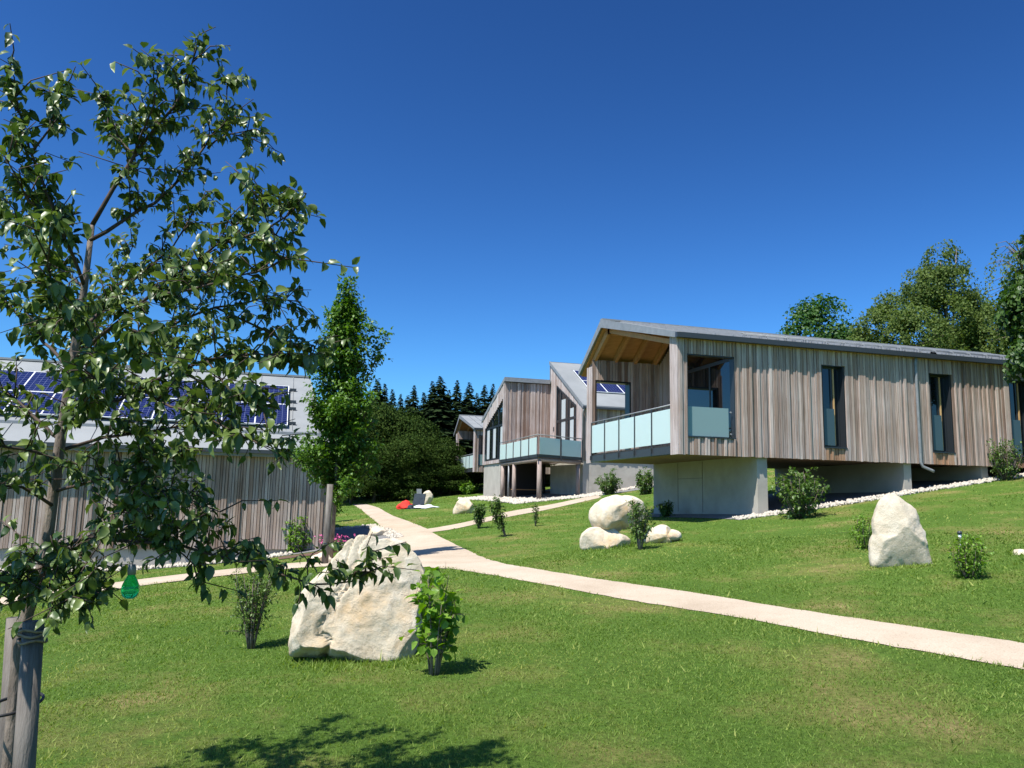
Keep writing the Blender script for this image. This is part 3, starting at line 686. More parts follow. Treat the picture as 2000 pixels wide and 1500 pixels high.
def patch(name, P, u0, u1, v0, v1, mat, dz=.012):
    us = np.linspace(u0, u1, max(2, int((u1-u0)/.5))); vv = np.linspace(v0, v1, max(2, int((v1-v0)/.5)))
    U, Vv = np.meshgrid(us, vv); X = P[0]+LX[0]*U+SX[0]*Vv; Y = P[1]+LX[1]*U+SX[1]*Vv
    idx = np.arange(U.size).reshape(U.shape)
    me = np_mesh(name, np.stack([X, Y, ground(X, Y)+dz], -1).reshape(-1, 3), np.stack([idx[:-1, :-1], idx[:-1, 1:], idx[1:, 1:], idx[1:, :-1]], -1).reshape(-1, 4), smooth=True)
    return tag(obj(name, me, mat), kind='structure')
EXCL = []   # house-frame rectangles without grass
def excl(P, u0, u1, v0, v1): EXCL.append((P, u0, u1, v0, v1))
patch('gravel_bed', PA, 1.5, 15.6, -.35, 6.4, 'bed'); excl(PA, 1.5, 15.6, -.4, 6.4)
pebbles('pebble_strip', 'white pebble strip along the foot of the nearest house', strip_pts(PA, 1.5, 15.6, -.42, .12, 3000, 1), seed=1)
patch('gravel_bed', PB, -1.3, 14, -.7, 12.4, 'bed'); excl(PB, -1.4, 14, -.8, 12.4)
pebbles('pebble_strip', 'white pebbles around the balcony posts of the tall house', np.r_[strip_pts(PB, -1.4, 4, -.8, 1.2, 1700, 2), strip_pts(PB, -1.4, .5, .8, 12.4, 1700, 3), strip_pts(PB, 3.2, 9, .6, 1.7, 500, 9)], (.05, .11), 2)
patch('gravel_bed', PD, -13.5, .5, -.75, .2, 'bed'); excl(PD, -13.5, .5, -.8, 10)
pebbles('pebble_strip', 'white pebble strip along the foot of the solar-roofed house', strip_pts(PD, -13.5, -.9, -.75, -.05, 2200, 4), (.03, .07), 4)
patch('gravel_bed', PD, .0, 2.2, -.6, 7.0, 'bed'); excl(PD, -.2, 2.3, -.7, 7.1)
pebbles('pebble_strip', 'white pebble edging round the shaded bed at the house corner', np.r_[strip_pts(PD, .0, 2.4, 6.9, 7.3, 420, 5), strip_pts(PD, 1.95, 2.35, -.5, 7, 700, 6)], (.03, .07), 5)
patch('mulch_bed', PD, -1.3, .55, -2.5, -1.2, 'mulch', .014); excl(PD, -1.3, .55, -2.5, -1.2)
def in_excl(x, y, m=0.0):
    hit = np.zeros(len(x), bool)
    for P, u0, u1, v0, v1 in EXCL:
        dx = x-P[0]; dy = y-P[1]; u = dx*LX[0]+dy*LX[1]; v = dx*SX[0]+dy*SX[1]
        hit |= (u > u0-m) & (u < u1+m) & (v > v0-m) & (v < v1+m)
    return hit

# ------------------------------------------------------------------ boulders
ROCKS = []
def rock(name, label, outline, Y, depth, seed=0, mat='stone', rough=.07, facets=5, sub=5, sink=.06):
    """outline: silhouette in photo pixels, taken to its real distance Y; the stone has real thickness `depth`"""
    W = [atY(x, y, Y) for x, y in outline]
    cx = sum(p.x for p in W)/len(W); zs = [p.z for p in W]; cz = (min(zs)+max(zs))/2
    ang = [math.atan2(p.z-cz, p.x-cx) for p in W]; rr = [math.hypot(p.x-cx, p.z-cz) for p in W]
    o_ = np.argsort(ang); ang = np.array(ang)[o_]; rr = np.array(rr)[o_]
    size = max(max(zs)-min(zs), max(p.x for p in W)-min(p.x for p in W))
    bm = bmesh.new(); bmesh.ops.create_icosphere(bm, subdivisions=sub, radius=1.0)
    r = random.Random(seed); off = Vector((r.uniform(0, 50), r.uniform(0, 50), r.uniform(0, 50)))
    planes = []
    for k in range(facets*2+4):          # split faces: planes that keep the silhouette
        sy = -1 if k < facets+4 else 1; a = r.uniform(0, 2*math.pi); ny = r.uniform(.45, .97); q = math.sqrt(1-ny*ny)
        planes.append((Vector((math.cos(a)*q, sy*ny, math.sin(a)*q)), q+(1-q)*r.uniform(.05, .45)))
    cracks = []
    for k in range(2 if sub > 5 else 0):
        a = r.uniform(-.7, .7)
        cracks.append((Vector((math.cos(a), .25*r.uniform(-1, 1), math.sin(a))), r.uniform(-.5, .5), r.uniform(.5, 1.0)))
    for v in bm.verts:
        p = v.co.copy()
        for n, d in planes:
            e = p.dot(n)-d
            if e > 0: p -= n*e
        rho = math.hypot(p.x, p.z); a = math.atan2(p.z, p.x)
        R = float(np.interp(a, np.r_[ang[-1]-2*math.pi, ang, ang[0]+2*math.pi], np.r_[rr[-1], rr, rr[0]]))
        k = min(1.0, rho)**.8
        q = Vector((math.cos(a)*R*k, p.y*depth*.62, math.sin(a)*R*k))
        s = q/size*3.0+off
        d = mnoise.fractal(s*1.6, .8, 2.3, 6)*rough*.16 + (mnoise.ridged_multi_fractal(s*2.6, 1.0, 2.2, 6, 1.0, 2.0)-1.0)*rough*.05
        d += mnoise.noise(s*6+Vector((4, 4, 4)))*rough*.10+(abs(mnoise.noise(s*11))-.3)*rough*.10
        d += (mnoise.cell(s*3.1)-.5)*rough*.16 if False else 0
        for cn, cc, cw in cracks:
            e = abs(p.dot(cn)-cc+mnoise.noise(s*2.2)*.10)
            d -= cw*rough*.55*math.exp(-(e/.016)**2)
        nrm = Vector((p.x*.7, p.y*1.3, p.z*.7)).normalized()
        v.co = q+nrm*d*size
    me = bpy.data.meshes.new(name); bm.to_mesh(me); bm.free()
    for f in me.polygons: f.use_smooth = True
    ROCKS.append((cx, Y, (max(p.x for p in W)-min(p.x for p in W))/2, depth*.5))
    o = obj(name, me, mat); o.location = (cx, Y, cz-sink*.3); tag(o, label, 'rock'); return o
b_out = [(569,1275),(571,1232),(579,1190),(594,1150),(611,1128),(643,1104),(672,1067),(680,1051),(701,1043),(720,1042),(737,1052),(760,1049),(784,1053),(808,1072),(827,1104),(831,1113),(822,1140),(826,1200),(815,1255),(799,1302),(735,1300),(680,1290),(640,1279),(600,1277)]
rock('boulder', 'large cream boulder on the lawn beside the big-leaved hazel', b_out, 7.85, 1.0, 15, rough=.075, facets=6, sub=6)
gp = G(1760, 1110)
rock('standing_stone', 'tall pointed pale stone standing on the right-hand lawn', [(1702,1105),(1700,1078),(1707,1040),(1711,1000),(1720,975),(1732,962),(1748,963),(1766,976),(1786,992),(1796,1020),(1803,1050),(1808,1072),(1814,1092),(1821,1118),(1790,1122),(1760,1118),(1730,1112)], gp.y+.25, .5, 19, 'stone_pale', .05, 5)
g1 = G(1190, 1072)
rock('boulder', 'rounded boulder perched on flat slabs before the nearest house', [(1150,1005),(1153,992),(1170,977),(1190,968),(1215,967),(1240,968),(1255,978),(1261,995),(1258,1010),(1245,1022),(1215,1032),(1190,1040),(1165,1040),(1155,1025)], g1.y+.35, .75, 21, rough=.06)
rock('flat_rock', 'low ochre slab at the left foot of the perched boulder', [(1134,1072),(1135,1042),(1150,1030),(1175,1030),(1210,1040),(1232,1052),(1228,1070),(1205,1076),(1165,1079)], g1.y+.15, .8, 22, rough=.06)
rock('flat_rock', 'low flat slab right of the perched boulder behind the shrub', [(1255,1058),(1262,1040),(1280,1027),(1310,1032),(1330,1040),(1331,1048),(1312,1056),(1285,1062)], g1.y+.45, .6, 23, rough=.06)
g2 = G(905, 1004)
rock('boulder', 'squat tan boulder on the far lawn beside the side path', [(885,1005),(890,985),(898,974),(912,972),(920,980),(927,995),(925,1004),(905,1007)], g2.y+.3, .8, 31, rough=.05, sub=4)
g3 = G(832, 985)
rock('standing_stone', 'small leaning pale stone behind the picnic spot', [(822,986),(825,970),(831,959),(838,957),(843,962),(842,980),(838,987)], g3.y+.2, .5, 32, 'stone_pale', .05, sub=4)
g4 = G(738, 1047)
rock('rubble_rock', 'rough white stone heap at the path edge behind the large boulder', [(718,1047),(722,1036),(732,1027),(745,1030),(758,1042),(757,1048),(738,1050)], g4.y+.1, .5, 33, 'stone_pale', .16, sub=4)
g5 = G(622, 1102)
rock('flat_rock', 'small orange-tan rock at the foot of the tree stake', [(604,1102),(607,1087),(620,1081),(645,1084),(652,1094),(648,1103),(625,1105)], g5.y+.15, .4, 34, rough=.06, sub=4)
g6 = G(1992, 1086)
rock('flat_rock', 'low white stone at the right edge of the lawn', [(1970,1086),(1980,1080),(2005,1076),(2030,1080),(2036,1088),(2000,1091)], g6.y+.15, .5, 35, 'stone_pale', .06, sub=4)

# ------------------------------------------------------------------ trees and shrubs
def grow_twigs(limbs, n_per_m, length, up=.5, seed=0, jitter=.9, taper=True):
    """short twigs sprouting along limb polylines; returns list of (points, r0)"""
    r = random.Random(seed); out = []
    for pts, r0, r1 in limbs:
        pts = [Vector(p) for p in pts]
        for a, b in zip(pts[:-1], pts[1:]):
            L_ = (b-a).length; n = max(1, int(L_*n_per_m+r.random()))
            d = (b-a).normalized() if L_ > 0 else Vector((0, 0, 1))
            for _ in range(n):
                p = a.lerp(b, r.random())
                q = Vector((r.gauss(0, 1), r.gauss(0, 1), r.gauss(0, 1)))
                q -= d*q.dot(d)*.6; q.normalize()
                v = (q*jitter+d*.45+Vector((0, 0, up))).normalized()
                ln = r.uniform(*length)
                p1 = p+v*ln*.5+Vector((0, 0, .02)); p2 = p+v*ln+Vector((r.gauss(0, .06), r.gauss(0, .06), -.02*ln))*1.0
                out.append(([p, p1, p2], .0045))
    return out
def leaves_on(twigs, per, size, droop=.5, seed=0, spread=.02):
    """leaf axes and normals along twigs"""
    r = np.random.default_rng(seed); P = []; A = []; Nn = []
    for pts, _ in twigs:
        pts = [np.array(p) for p in pts]; n = max(2, int(round(per*r.uniform(.7, 1.3))))
        for k in range(n):
            t = r.uniform(.1, 1.0)*(len(pts)-1); i = min(int(t), len(pts)-2); f = t-i
            p = pts[i]*(1-f)+pts[i+1]*f; d = unit(pts[i+1]-pts[i])
            s = r.normal(size=3); s -= d*(s@d); s = unit(s)
            ax = unit(s*1.0+d*.5+np.array([0, 0, -droop*r.uniform(0, 1.6)]))
            P.append(p+s*spread*r.random()); A.append(ax); Nn.append(unit(np.array([0, 0, 1.0])+r.normal(size=3)*.45))
    P = np.array(P); A = np.array(A); Nn = np.array(Nn); S = r.uniform(*size, size=len(P))
    return P, A, Nn, S
def tubes(name, items, mat, parent, n=6):
    mb = MB()
    for pts, rs in items: mb.tube(pts, rs, n)
    return mb.build(name, mat, parent)

# ---- apple tree in the foreground
AY = 3.62
def ap(x, y, dy=0.0): return atY(x, y, AY+dy)
tb = gz(-2.2, AY)
trunk_pts = [Vector((ap(18, 1500).x-.03, AY+.03, tb-.1)), ap(18, 1500, .03), ap(26, 1400, .03), ap(38, 1250, .03), ap(56, 1190, .02), ap(88, 1090, .0), ap(112, 900), ap(135, 750, .02), ap(165, 560, .03), ap(180, 440, 0)]
APO = Vector(trunk_pts[0]); APO.z = tb
apple = thing('apple_tree', 'young apple tree with glossy leaves tied to stakes in the left foreground', 'tree', APO)
def loc(p): return Vector(p)-APO
limbs = [([(180,440,0),(262,300,.0),(340,205,-.05),(368,150,-.05),(384,95,-.02)], .014),
 ([(175,470,0),(300,395,.1),(405,290,.2),(436,230,.25),(444,150,.25)], .012),
 ([(405,290,.2),(450,265,.2),(502,255,.15)], .006),
 ([(165,560,.03),(110,420,-.25),(60,300,-.3),(15,140,-.35)], .012),
 ([(110,420,-.25),(60,390,-.4),(0,290,-.5)], .008), ([(60,300,-.3),(110,235,-.3),(118,170,-.3)], .006),
 ([(150,650,.02),(250,560,.35),(340,480,.5),(400,380,.6)], .011),
 ([(262,300,0),(215,250,.2),(205,190,.25)], .006), ([(262,300,0),(300,200,-.2),(300,130,-.25)], .007),
 ([(145,700,.02),(290,580,-.2),(420,480,-.3),(520,445,-.35),(560,415,-.35),(592,385,-.35)], .013),
 ([(420,480,-.3),(500,400,-.2),(512,370,-.2)], .006), ([(520,445,-.35),(550,465,-.3),(575,460,-.3)], .005),
 ([(290,580,-.2),(400,560,-.5),(500,530,-.6),(560,500,-.6)], .008),
 ([(132,770,0),(280,660,.25),(420,600,.4),(520,580,.45),(590,590,.45)], .013),
 ([(420,600,.4),(510,640,.5),(600,690,.55),(640,700,.55)], .008),
 ([(122,840,0),(260,760,-.25),(400,700,-.4),(500,690,-.45),(600,720,-.45)], .012),
 ([(400,700,-.4),(470,780,-.5),(540,800,-.5)], .006), ([(260,760,-.25),(360,800,-.45),(450,840,-.5),(500,860,-.5)], .008),
 ([(116,880,0),(230,850,.3),(350,830,.5),(460,850,.55),(560,890,.55)], .011),
 ([(108,960,0),(220,930,-.2),(330,960,-.35),(430,1000,-.4)], .009), ([(220,930,-.2),(300,890,-.4),(380,900,-.45)], .006),
 ([(100,1070,0),(180,1052,-.1),(330,1062,-.2),(480,1102,-.28),(610,1140,-.3),(690,1135,-.3),(742,1108,-.3)], .012),
 ([(180,1052,-.1),(240,1000,-.3),(330,985,-.4)], .006), ([(330,1062,-.2),(385,1110,-.2),(400,1150,-.2)], .004), ([(200,1040,-.1),(290,1010,.1),(380,985,.2)], .005),
 ([(98,1100,0),(60,1120,-.12),(20,1160,-.2)], .006), ([(97,1120,0),(150,1120,-.12),(200,1165,-.2)], .006), ([(97,1130,0),(90,1160,-.15),(110,1190,-.2)], .004),
 ([(92,1110,0),(130,1090,-.2),(190,1110,-.25)], .005), ([(92,1110,0),(50,1090,.1),(10,1110,.15)], .005), ([(88,1125,0),(70,1150,-.1),(30,1190,-.12)], .005), ([(88,1125,0),(130,1150,-.15),(160,1200,-.18)], .005),
 ([(120,860,0),(40,790,.2),(-60,720,.35),(-160,640,.4)], .012), ([(140,720,0),(60,640,.3),(-40,540,.45),(-120,420,.5)], .012),
 ([(112,900,0),(50,880,-.25),(-60,860,-.4),(-180,800,-.5)], .011), ([(106,990,0),(40,950,-.2),(-50,940,-.3),(-150,960,-.4)], .010),
 ([(165,560,.03),(80,500,.3),(10,420,.45),(-60,300,.5)], .011), ([(140,720,.0),(180,640,.7),(230,560,1.0),(260,480,1.1)], .010), ([(132,770,0),(200,700,.6),(320,690,.95),(430,660,1.05)], .009),
 ([(150,650,.02),(120,600,-.6),(90,520,-.85),(100,430,-.95)], .010), ([(122,840,0),(170,780,-.6),(220,720,-.85),(300,650,-.95)], .010)]
LIMBS = []
for pts, r0 in limbs:
    W = [loc(ap(*p)) for p in pts]; fine = []
    for a, b in zip(W[:-1], W[1:]):
        k = max(2, int((b-a).length/.08))
        for t in range(k):
            q = a.lerp(b, t/k); fine.append(q+Vector((mnoise.noise(q*6)*.018, mnoise.noise(q*6+Vector((7, 1, 3)))*.018, mnoise.noise(q*6+Vector((1, 8, 2)))*.018)))
    fine.append(W[-1]); n = len(fine); fine[0] = W[0]
    LIMBS.append((fine, [.72*r0*(1-.8*i/(n-1))+.001 for i in range(n)]))
tubes('trunk', [([loc(p) for p in trunk_pts], [.036, .031, .029, .027, .026, .025, .024, .021, .016, .012])], 'bark', apple, 12)
tubes('branches', LIMBS, 'twig', apple, 6)['kind'] = 'stuff'
atw = grow_twigs([(p[len(p)//5:], 0, 0) for p, r in LIMBS], 34, (.05, .24), .4, 5)
tubes('twigs', [(p, [.0035, .0028, .0016]) for p, r in atw], 'twig', apple, 4)['kind'] = 'stuff'
P_, A_, N_, S_ = leaves_on(atw+[(p[len(p)//3:], 0) for p, r in LIMBS], 10.5, (.034, .064), .9, 6, .012)
tint = rng.beta(1.6, 2.6, len(P_)); R_ = frames(A_, N_)
# the 300 leaves that show largest are objects of their own
wp = P_+np.array(APO); cdist = np.linalg.norm(wp-np.array(EYE), axis=1)
fx = (wp[:, 0])/wp[:, 1]; vis = (np.abs(fx) < .63)
score = S_/cdist*vis*(1+.5*np.abs(R_[:, 1, 2])); big = np.argsort(-score)[:300]; rest = np.setdiff1d(np.arange(len(P_)), big)
lv = []
for k in range(6):
    T = leaf_template(.46+.04*k, .3+.12*(k % 3), .25+.16*(k % 4), (0, .22, .5, .78, 1.0), (0, .8, 1.0, .7, 0)); lv.append(np_mesh('leaf', T[0], T[1], np.full(len(T[0]), [.15, .3, .42, .55, .25, .7][k])))
for k, i in enumerate(big):
    o = obj('leaf', lv[k % 6], 'apple', apple)
    mm = Matrix([[*R_[i][0]], [*R_[i][1]], [*R_[i][2]]]).to_4x4(); o.matrix_local = Matrix.Translation(P_[i]) @ mm @ Matrix.Scale(float(S_[i]), 4)
fo = obj('foliage', scatter('foliage', *LEAF, R_[rest], P_[rest], S_[rest], tint[rest]), 'apple', apple); tag(fo, kind='stuff')

# stakes and ties
s1 = [ap(62, 1214, -.06), ap(56, 1330, -.06), ap(38, 1510, -.06)]
def stake(name, label, top, low, r, lean=None):
    d = (low-top); g = low+d*2.2; zt = gz(top.x, top.y); t = (top.z-(zt-.15))/(top.z-low.z); base = top+(low-top)*t
    o = thing(name, label, 'stake', (base.x, base.y, zt)); O = Vector((base.x, base.y, zt))
    MB().tube([base-O, (top+base)/2-O+Vector((.004, 0, 0)), top-O], [r*1.05, r, r*.97], 16).build('post', 'stake', o)
    return o, base, top
st1, b1, t1 = stake('tree_stake', 'thick grey round stake in front of the apple trunk', ap(66, 1213, -.09), ap(45, 1500, -.09), .043)
st2, b2, t2 = stake('tree_stake', 'dark round stake standing behind the apple trunk', ap(28, 1206, .16), ap(8, 1500, .16), .034)
mb = MB()
for z in (0, .02, .045): 
    c = t1+(b1-t1).normalized()*(.035+z)
    mb.tube([c+Vector((.054*math.cos(a), .054*math.sin(a), .006*math.sin(3*a+z*90))) for a in np.linspace(0, 2*math.pi, 17)], .006, 6)
o = mb.build('rope_tie', 'rope'); tag(o, 'coir rope wound round the top of the grey stake', 'rope')
mb = MB(); c = (t1+t2)/2+Vector((0, 0, -.36)); mb.tube([c+Vector((.09*math.cos(a), .15*math.sin(a), .012*math.sin(a))) for a in np.linspace(0, 2*math.pi, 21)], .007, 6)
o = mb.build('rubber_tie', 'rubber'); tag(o, 'black rubber tie looped round stakes and apple trunk', 'tie')

# green solar bulb hanging from the low branch
bp_ = ap(255, 1145, -.16); hz_ = ap(262, 1052, -.16).z
bl = thing('hanging_bulb', 'green glass bulb lantern hanging from the low apple branch', 'lantern', bp_-Vector((0, 0, .06)))
prof = [(0, -.052), (.018, -.05), (.031, -.038), (.037, -.018), (.034, .004), (.025, .026), (.016, .042), (.014, .05)]
mb = MB(); K = 20
for r_, z in prof:
    for j in range(K): mb.v.append((max(r_, .0005)*math.cos(2*math.pi*j/K), max(r_, .0005)*math.sin(2*math.pi*j/K), z+.06))
for i in range(len(prof)-1):
    for j in range(K): mb.f.append((i*K+j, i*K+(j+1) % K, (i+1)*K+(j+1) % K, (i+1)*K+j))
mb.sm = True; mb.build('glass_bulb', 'bulb', bl)
MB().tube([(0, 0, .108), (0, 0, .135), (0, 0, .15)], [.017, .017, .012], 14).build('cap', 'metal', bl)
MB().tube([(0, 0, .15), (.004, 0, .19), (0, 0, hz_-bp_.z+.07)], .0015, 5).build('hanger', 'metal', bl)
MB().tube([(.024*math.cos(a), .024*math.sin(a), .052+.002*math.sin(5*a)) for a in np.linspace(0, 2*math.pi, 19)], .0022, 5).build('light_wire', 'white', bl)

# ---- generic shrub
def shrub(name, label, base, h, w, nst, leaf, per, mat, seed, shape='round', leafobjs=0, droop=.3, tw=10, lean=(0, 0), cat='shrub', T=None, bright=(1.6, 2.2)):
    r = random.Random(seed); o = thing(name, label, cat, base); stems = []
    for k in range(nst):
        a = 2*math.pi*k/nst+r.uniform(-.4, .4); q = r.uniform(.35, 1.0)
        if shape == 'cone': top = Vector((math.cos(a)*w*.5*q, math.sin(a)*w*.5*q, h*r.uniform(.75, 1.0)))
        elif shape == 'column': top = Vector((math.cos(a)*w*.35*q, math.sin(a)*w*.35*q, h*r.uniform(.5, 1.0)))
        else: top = Vector((math.cos(a)*w*.48*q, math.sin(a)*w*.48*q, h*(1-.45*q*q)*r.uniform(.75, 1.05)))
        top += Vector((lean[0]*h, lean[1]*h, 0))
        st = Vector((math.cos(a)*w*.05, math.sin(a)*w*.05, -.04)); pts = []
        for t in np.linspace(0, 1, 6):
            p = st.lerp(top, t); bow = math.sin(t*math.pi)*.12*h
            pts.append(p+Vector((math.cos(a)*bow*(.6 if shape == 'round' else -.1), math.sin(a)*bow*(.6 if shape == 'round' else -.1), bow*.3)))
        stems.append((pts, [max(.002, h*.011*(1-.7*t)) for t in np.linspace(0, 1, 6)]))
    tubes('stems', stems, 'bark', o, 5)
    twg = grow_twigs([(p[(0 if shape == 'round' else 1):], 0, 0) for p, _ in stems], tw/h, (.08*h+.02, .24*h), .35, seed)
    tubes('twigs', [(p, [.0025, .002, .0012]) for p, _ in twg], 'twig', o, 3)['kind'] = 'stuff'
    P, A, Nn, S = leaves_on(twg+[(p[2:], 0) for p, _ in stems], per, leaf, droop, seed, .02)
    P[:, 2] = np.maximum(P[:, 2], .015)
    R = frames(A, Nn); ti = np.random.default_rng(seed).beta(*bright, len(P))
    T = T or LEAF
    idx = np.argsort(P[:, 1]+np.random.default_rng(seed).normal(size=len(P))*.1)
    mine = idx[:leafobjs]; other = idx[leafobjs:]
    if leafobjs:
        ms = []
        for k in range(4):
            t_ = leaf_template(.85, .15+.08*k, .12+.1*k, (0, .25, .6, 1), (0, .95, 1.0, 0)); ms.append(np_mesh('leaf', t_[0], t_[1], np.full(len(t_[0]), [.3, .9, .55, .75][k])))
        for k, i in enumerate(mine):
            q = obj('leaf', ms[k % 4], mat, o)
            q.matrix_local = Matrix.Translation(P[i]) @ Matrix([[*R[i][0]], [*R[i][1]], [*R[i][2]]]).to_4x4() @ Matrix.Scale(float(S[i]), 4)
    if len(other):
        f = obj('foliage', scatter('foliage', *T, R[other], P[other], S[other], ti[other]), mat, o); tag(f, kind='stuff')
    return o
BIGL = leaf_template(.9, .2, .2, (0, .25, .6, 1), (0, .95, 1.0, 0))
g = G(848, 1318)
shrub('hazel_shrub', 'bright big-leaved hazel shrub right of the large boulder', g, .86, .62, 13, (.06, .10), 3.6, 'hazel', 3, 'column', 260, .5, 9, T=BIGL, bright=(2.2, 1.6))
g = G(490, 1268)
shrub('twiggy_shrub', 'upright fine-leaved shrub left of the large boulder', g, .8, .46, 18, (.022, .04), 8, 'shrub', 5, 'cone', 0, .2, 14)
SH = [(578,1080,1.05,.85,10,(.05,.09),'yellow-green shrub before the end of the solar-roofed house','round',.55),
 (652,1020,1.9,.7,9,(.07,.11),'tall narrow green shrub behind the tree stake','column',.5),
 (935,1032,.75,.55,7,(.05,.09),'dark forked shrub below the side path, left of its neighbour','cone',0),
 (988,1048,1.05,.4,6,(.05,.08),'dark leaning shrub below the side path','column',0),
 (1046,1028,.7,.25,3,(.03,.05),'thin wispy plant on the lawn below the side path','column',0),
 (1190,966,1.25,1.35,16,(.07,.11),'broad green shrub behind the perched boulder','round',.2),
 (1260,966,1.2,1.0,13,(.07,.11),'dense green shrub beside the nearest fin of the near house','round',.2),
 (1562,1012,1.3,1.25,13,(.06,.10),'leafy green shrub standing before the gap under the near house','round',.4),
 (1966,938,1.2,1.0,15,(.04,.07),'grey-green shrub at the right end of the near house','round',.2),
 (1250,1074,.95,.55,9,(.03,.06),'slender shrub growing among the perched boulder slabs','cone',.1),
 (1300,1010,.45,.5,7,(.04,.07),'low dark shrub beside the concrete fin behind the slabs','round',0),
 (1692,1074,.62,.45,7,(.025,.045),'small yellow-green shrub tucked behind the tall pointed stone','round',.7),
 (1895,1130,.62,.5,10,(.025,.045),'small round shrub beside the garden solar light','round',.6),
 (912,966,1.0,1.7,14,(.08,.13),'low bright bush at the forest edge under the farthest house','round',.6),
 (806,983,.9,.4,4,(.04,.08),'thin sapling on the lawn behind the picnic spot','column',.1)]
for k, (x, y, h_, w_, ns, lf, lab, shp, br) in enumerate(SH):
    shrub('shrub', lab, G(x, y), h_, w_, int(ns*1.5)+2, (lf[0]*1.1, lf[1]*1.2), 7, 'shrub' if br < .5 else 'hazel', 40+k, shp, 0, .3, 11, bright=(1.4+br*1.5, 2.6-br), lean=(-.32, 0) if 'leaning' in lab else (0, 0))
# flowers at the house corner
g = G(652, 1078)
fl = shrub('flower_clump', 'clump of pink flowers at the corner of the solar-roofed house', g, .35, .8, 14, (.05, .09), 4, 'shrub', 77, 'round', 0, .2, 9, cat='flowers')
r_ = np.random.default_rng(8); n = 90; PP = np.c_[r_.normal(0, .22, n), r_.normal(0, .2, n), r_.uniform(.24, .45, n)]
pe = obj('petals', scatter('petals', *QUADL, frames(r_.normal(size=(n, 3)), np.tile([0, -.4, 1.], (n, 1))), PP, r_.uniform(.05, .09, n), r_.random(n)), 'petal', fl); tag(pe, kind='stuff')

# ---- larger trees
def crown_leaves(lobes, n, size, seed, shell=.55):
    """leaf positions in the outer shell of several ellipsoid lobes (cx,cy,cz,rx,ry,rz)"""
    r = np.random.default_rng(seed); vol = np.array([a[3]*a[4]+a[4]*a[5]+a[3]*a[5] for a in lobes]); ids = r.choice(len(lobes), n, p=vol/vol.sum())
    Lb = np.array(lobes)[ids]; d = unit(r.normal(size=(n, 3)))
    # clumps: leaves gather around directions
    nc = 26; cl = unit(r.normal(size=(len(lobes), nc, 3))); pick = cl[ids, r.integers(0, nc, n)]
    d = unit(pick+r.normal(size=(n, 3))*.22); rad_ = shell+(1-shell)*r.random(n)**.5
    rad_ *= 1+.14*np.sin(ids*7.1+pick[:, 0]*9)
    P = Lb[:, :3]+d*Lb[:, 3:]*rad_[:, None]
    Nn = unit(d+r.normal(size=(n, 3))*.7+np.array([0, 0, .35])); A = unit(np.cross(Nn, r.normal(size=(n, 3)))+np.array([0, 0, -.35]))
    return P, A, Nn, r.uniform(*size, size=n)
def tree(name, label, base, trunk_h, tr, lobes, n, size, mat, seed, limbs_to=8, T=None, cat='tree', group=None, bright=(1.6, 2.2)):
    o = thing(name, label, cat, base, 0, group); r = random.Random(seed)
    items = [([(0, 0, -.2), (.03, .02, trunk_h*.5), (0, .03, trunk_h)], [tr, tr*.85, tr*.6])]
    for k in range(limbs_to):
        lb = lobes[k % len(lobes)]; e = Vector((lb[0]+r.uniform(-.5, .5)*lb[3], lb[1]+r.uniform(-.5, .5)*lb[4], lb[2]+r.uniform(-.2, .6)*lb[5]))
        s = Vector((0, .02, trunk_h*r.uniform(.6, 1.0))); m_ = s.lerp(e, .5)+Vector((0, 0, .1*lb[5])); items.append(([s, m_, e], [tr*.45, tr*.28, tr*.08]))
    tubes('trunk', items, 'bark', o, 8)
    P, A, Nn, S = crown_leaves(lobes, n, size, seed)
    f = obj('crown', scatter('crown', *(T or QUADL), frames(A, Nn), P, S, np.random.default_rng(seed).beta(*bright, n)), mat, o); tag(f, kind='stuff')
    return o
# columnar hornbeam with its stake
g = G(634, 1103); hb = Vector((g.x+.0, g.y+.55, gz(g.x, g.y+.55)))
HBH = 6.35
ho = thing('hornbeam_tree', 'columnar bright green hornbeam at the end of the solar-roofed house', 'tree', hb)
r = random.Random(4); hl = [([(0, 0, -.1), (.03, 0, 1.5), (0, .02, 3.2), (.06, 0, 4.8), (.12, 0, HBH)], [.05, .042, .032, .02, .006])]
for k in range(120):
    z = r.uniform(1.3, 5.7) if k < 90 else r.uniform(4.2, 6.1); a = r.uniform(0, 6.283); s = Vector((.02, 0, z)); rr_ = .92*(1-max(0, z-1.7)/4.9)*r.uniform(.55, 1.05)
    e = s+Vector((math.cos(a)*rr_, math.sin(a)*rr_, rr_*r.uniform(.35, 1.0))); hl.append(([s, s.lerp(e, .5)+Vector((0, 0, -.05*rr_)), e], [.014, .009, .003]))
for (x, z0, x1, z1, dy) in ((.1, 3.2, .98, 5.05, 0), (.05, 3.4, .62, 5.2, -.2), (-.05, 2.6, -.62, 4.4, -.1), (.05, 2.2, .78, 3.6, -.3), (-.05, 1.6, -1.0, 2.45, -.1), (0, 3.8, .3, 5.6, .3), (0, 1.7, .9, 2.5, -.2)):
    s = Vector((x, 0, z0)); e = Vector((x1, dy, z1)); hl.append(([s, s.lerp(e, .5)+Vector((.06, 0, -.1)), e], [.016, .01, .003]))
tubes('trunk', hl[:1], 'bark', ho, 10); tubes('branches', hl[1:], 'twig', ho, 5)['kind'] = 'stuff'
htw = grow_twigs([(p[(0 if i else 2):], 0, 0) for i, (p, _) in enumerate(hl)], 40, (.12, .36), .55, 9)
P, A, Nn, S = leaves_on(htw+[(p[1:], 0) for p, _ in hl[1:]], 9, (.07, .115), .35, 9, .06)
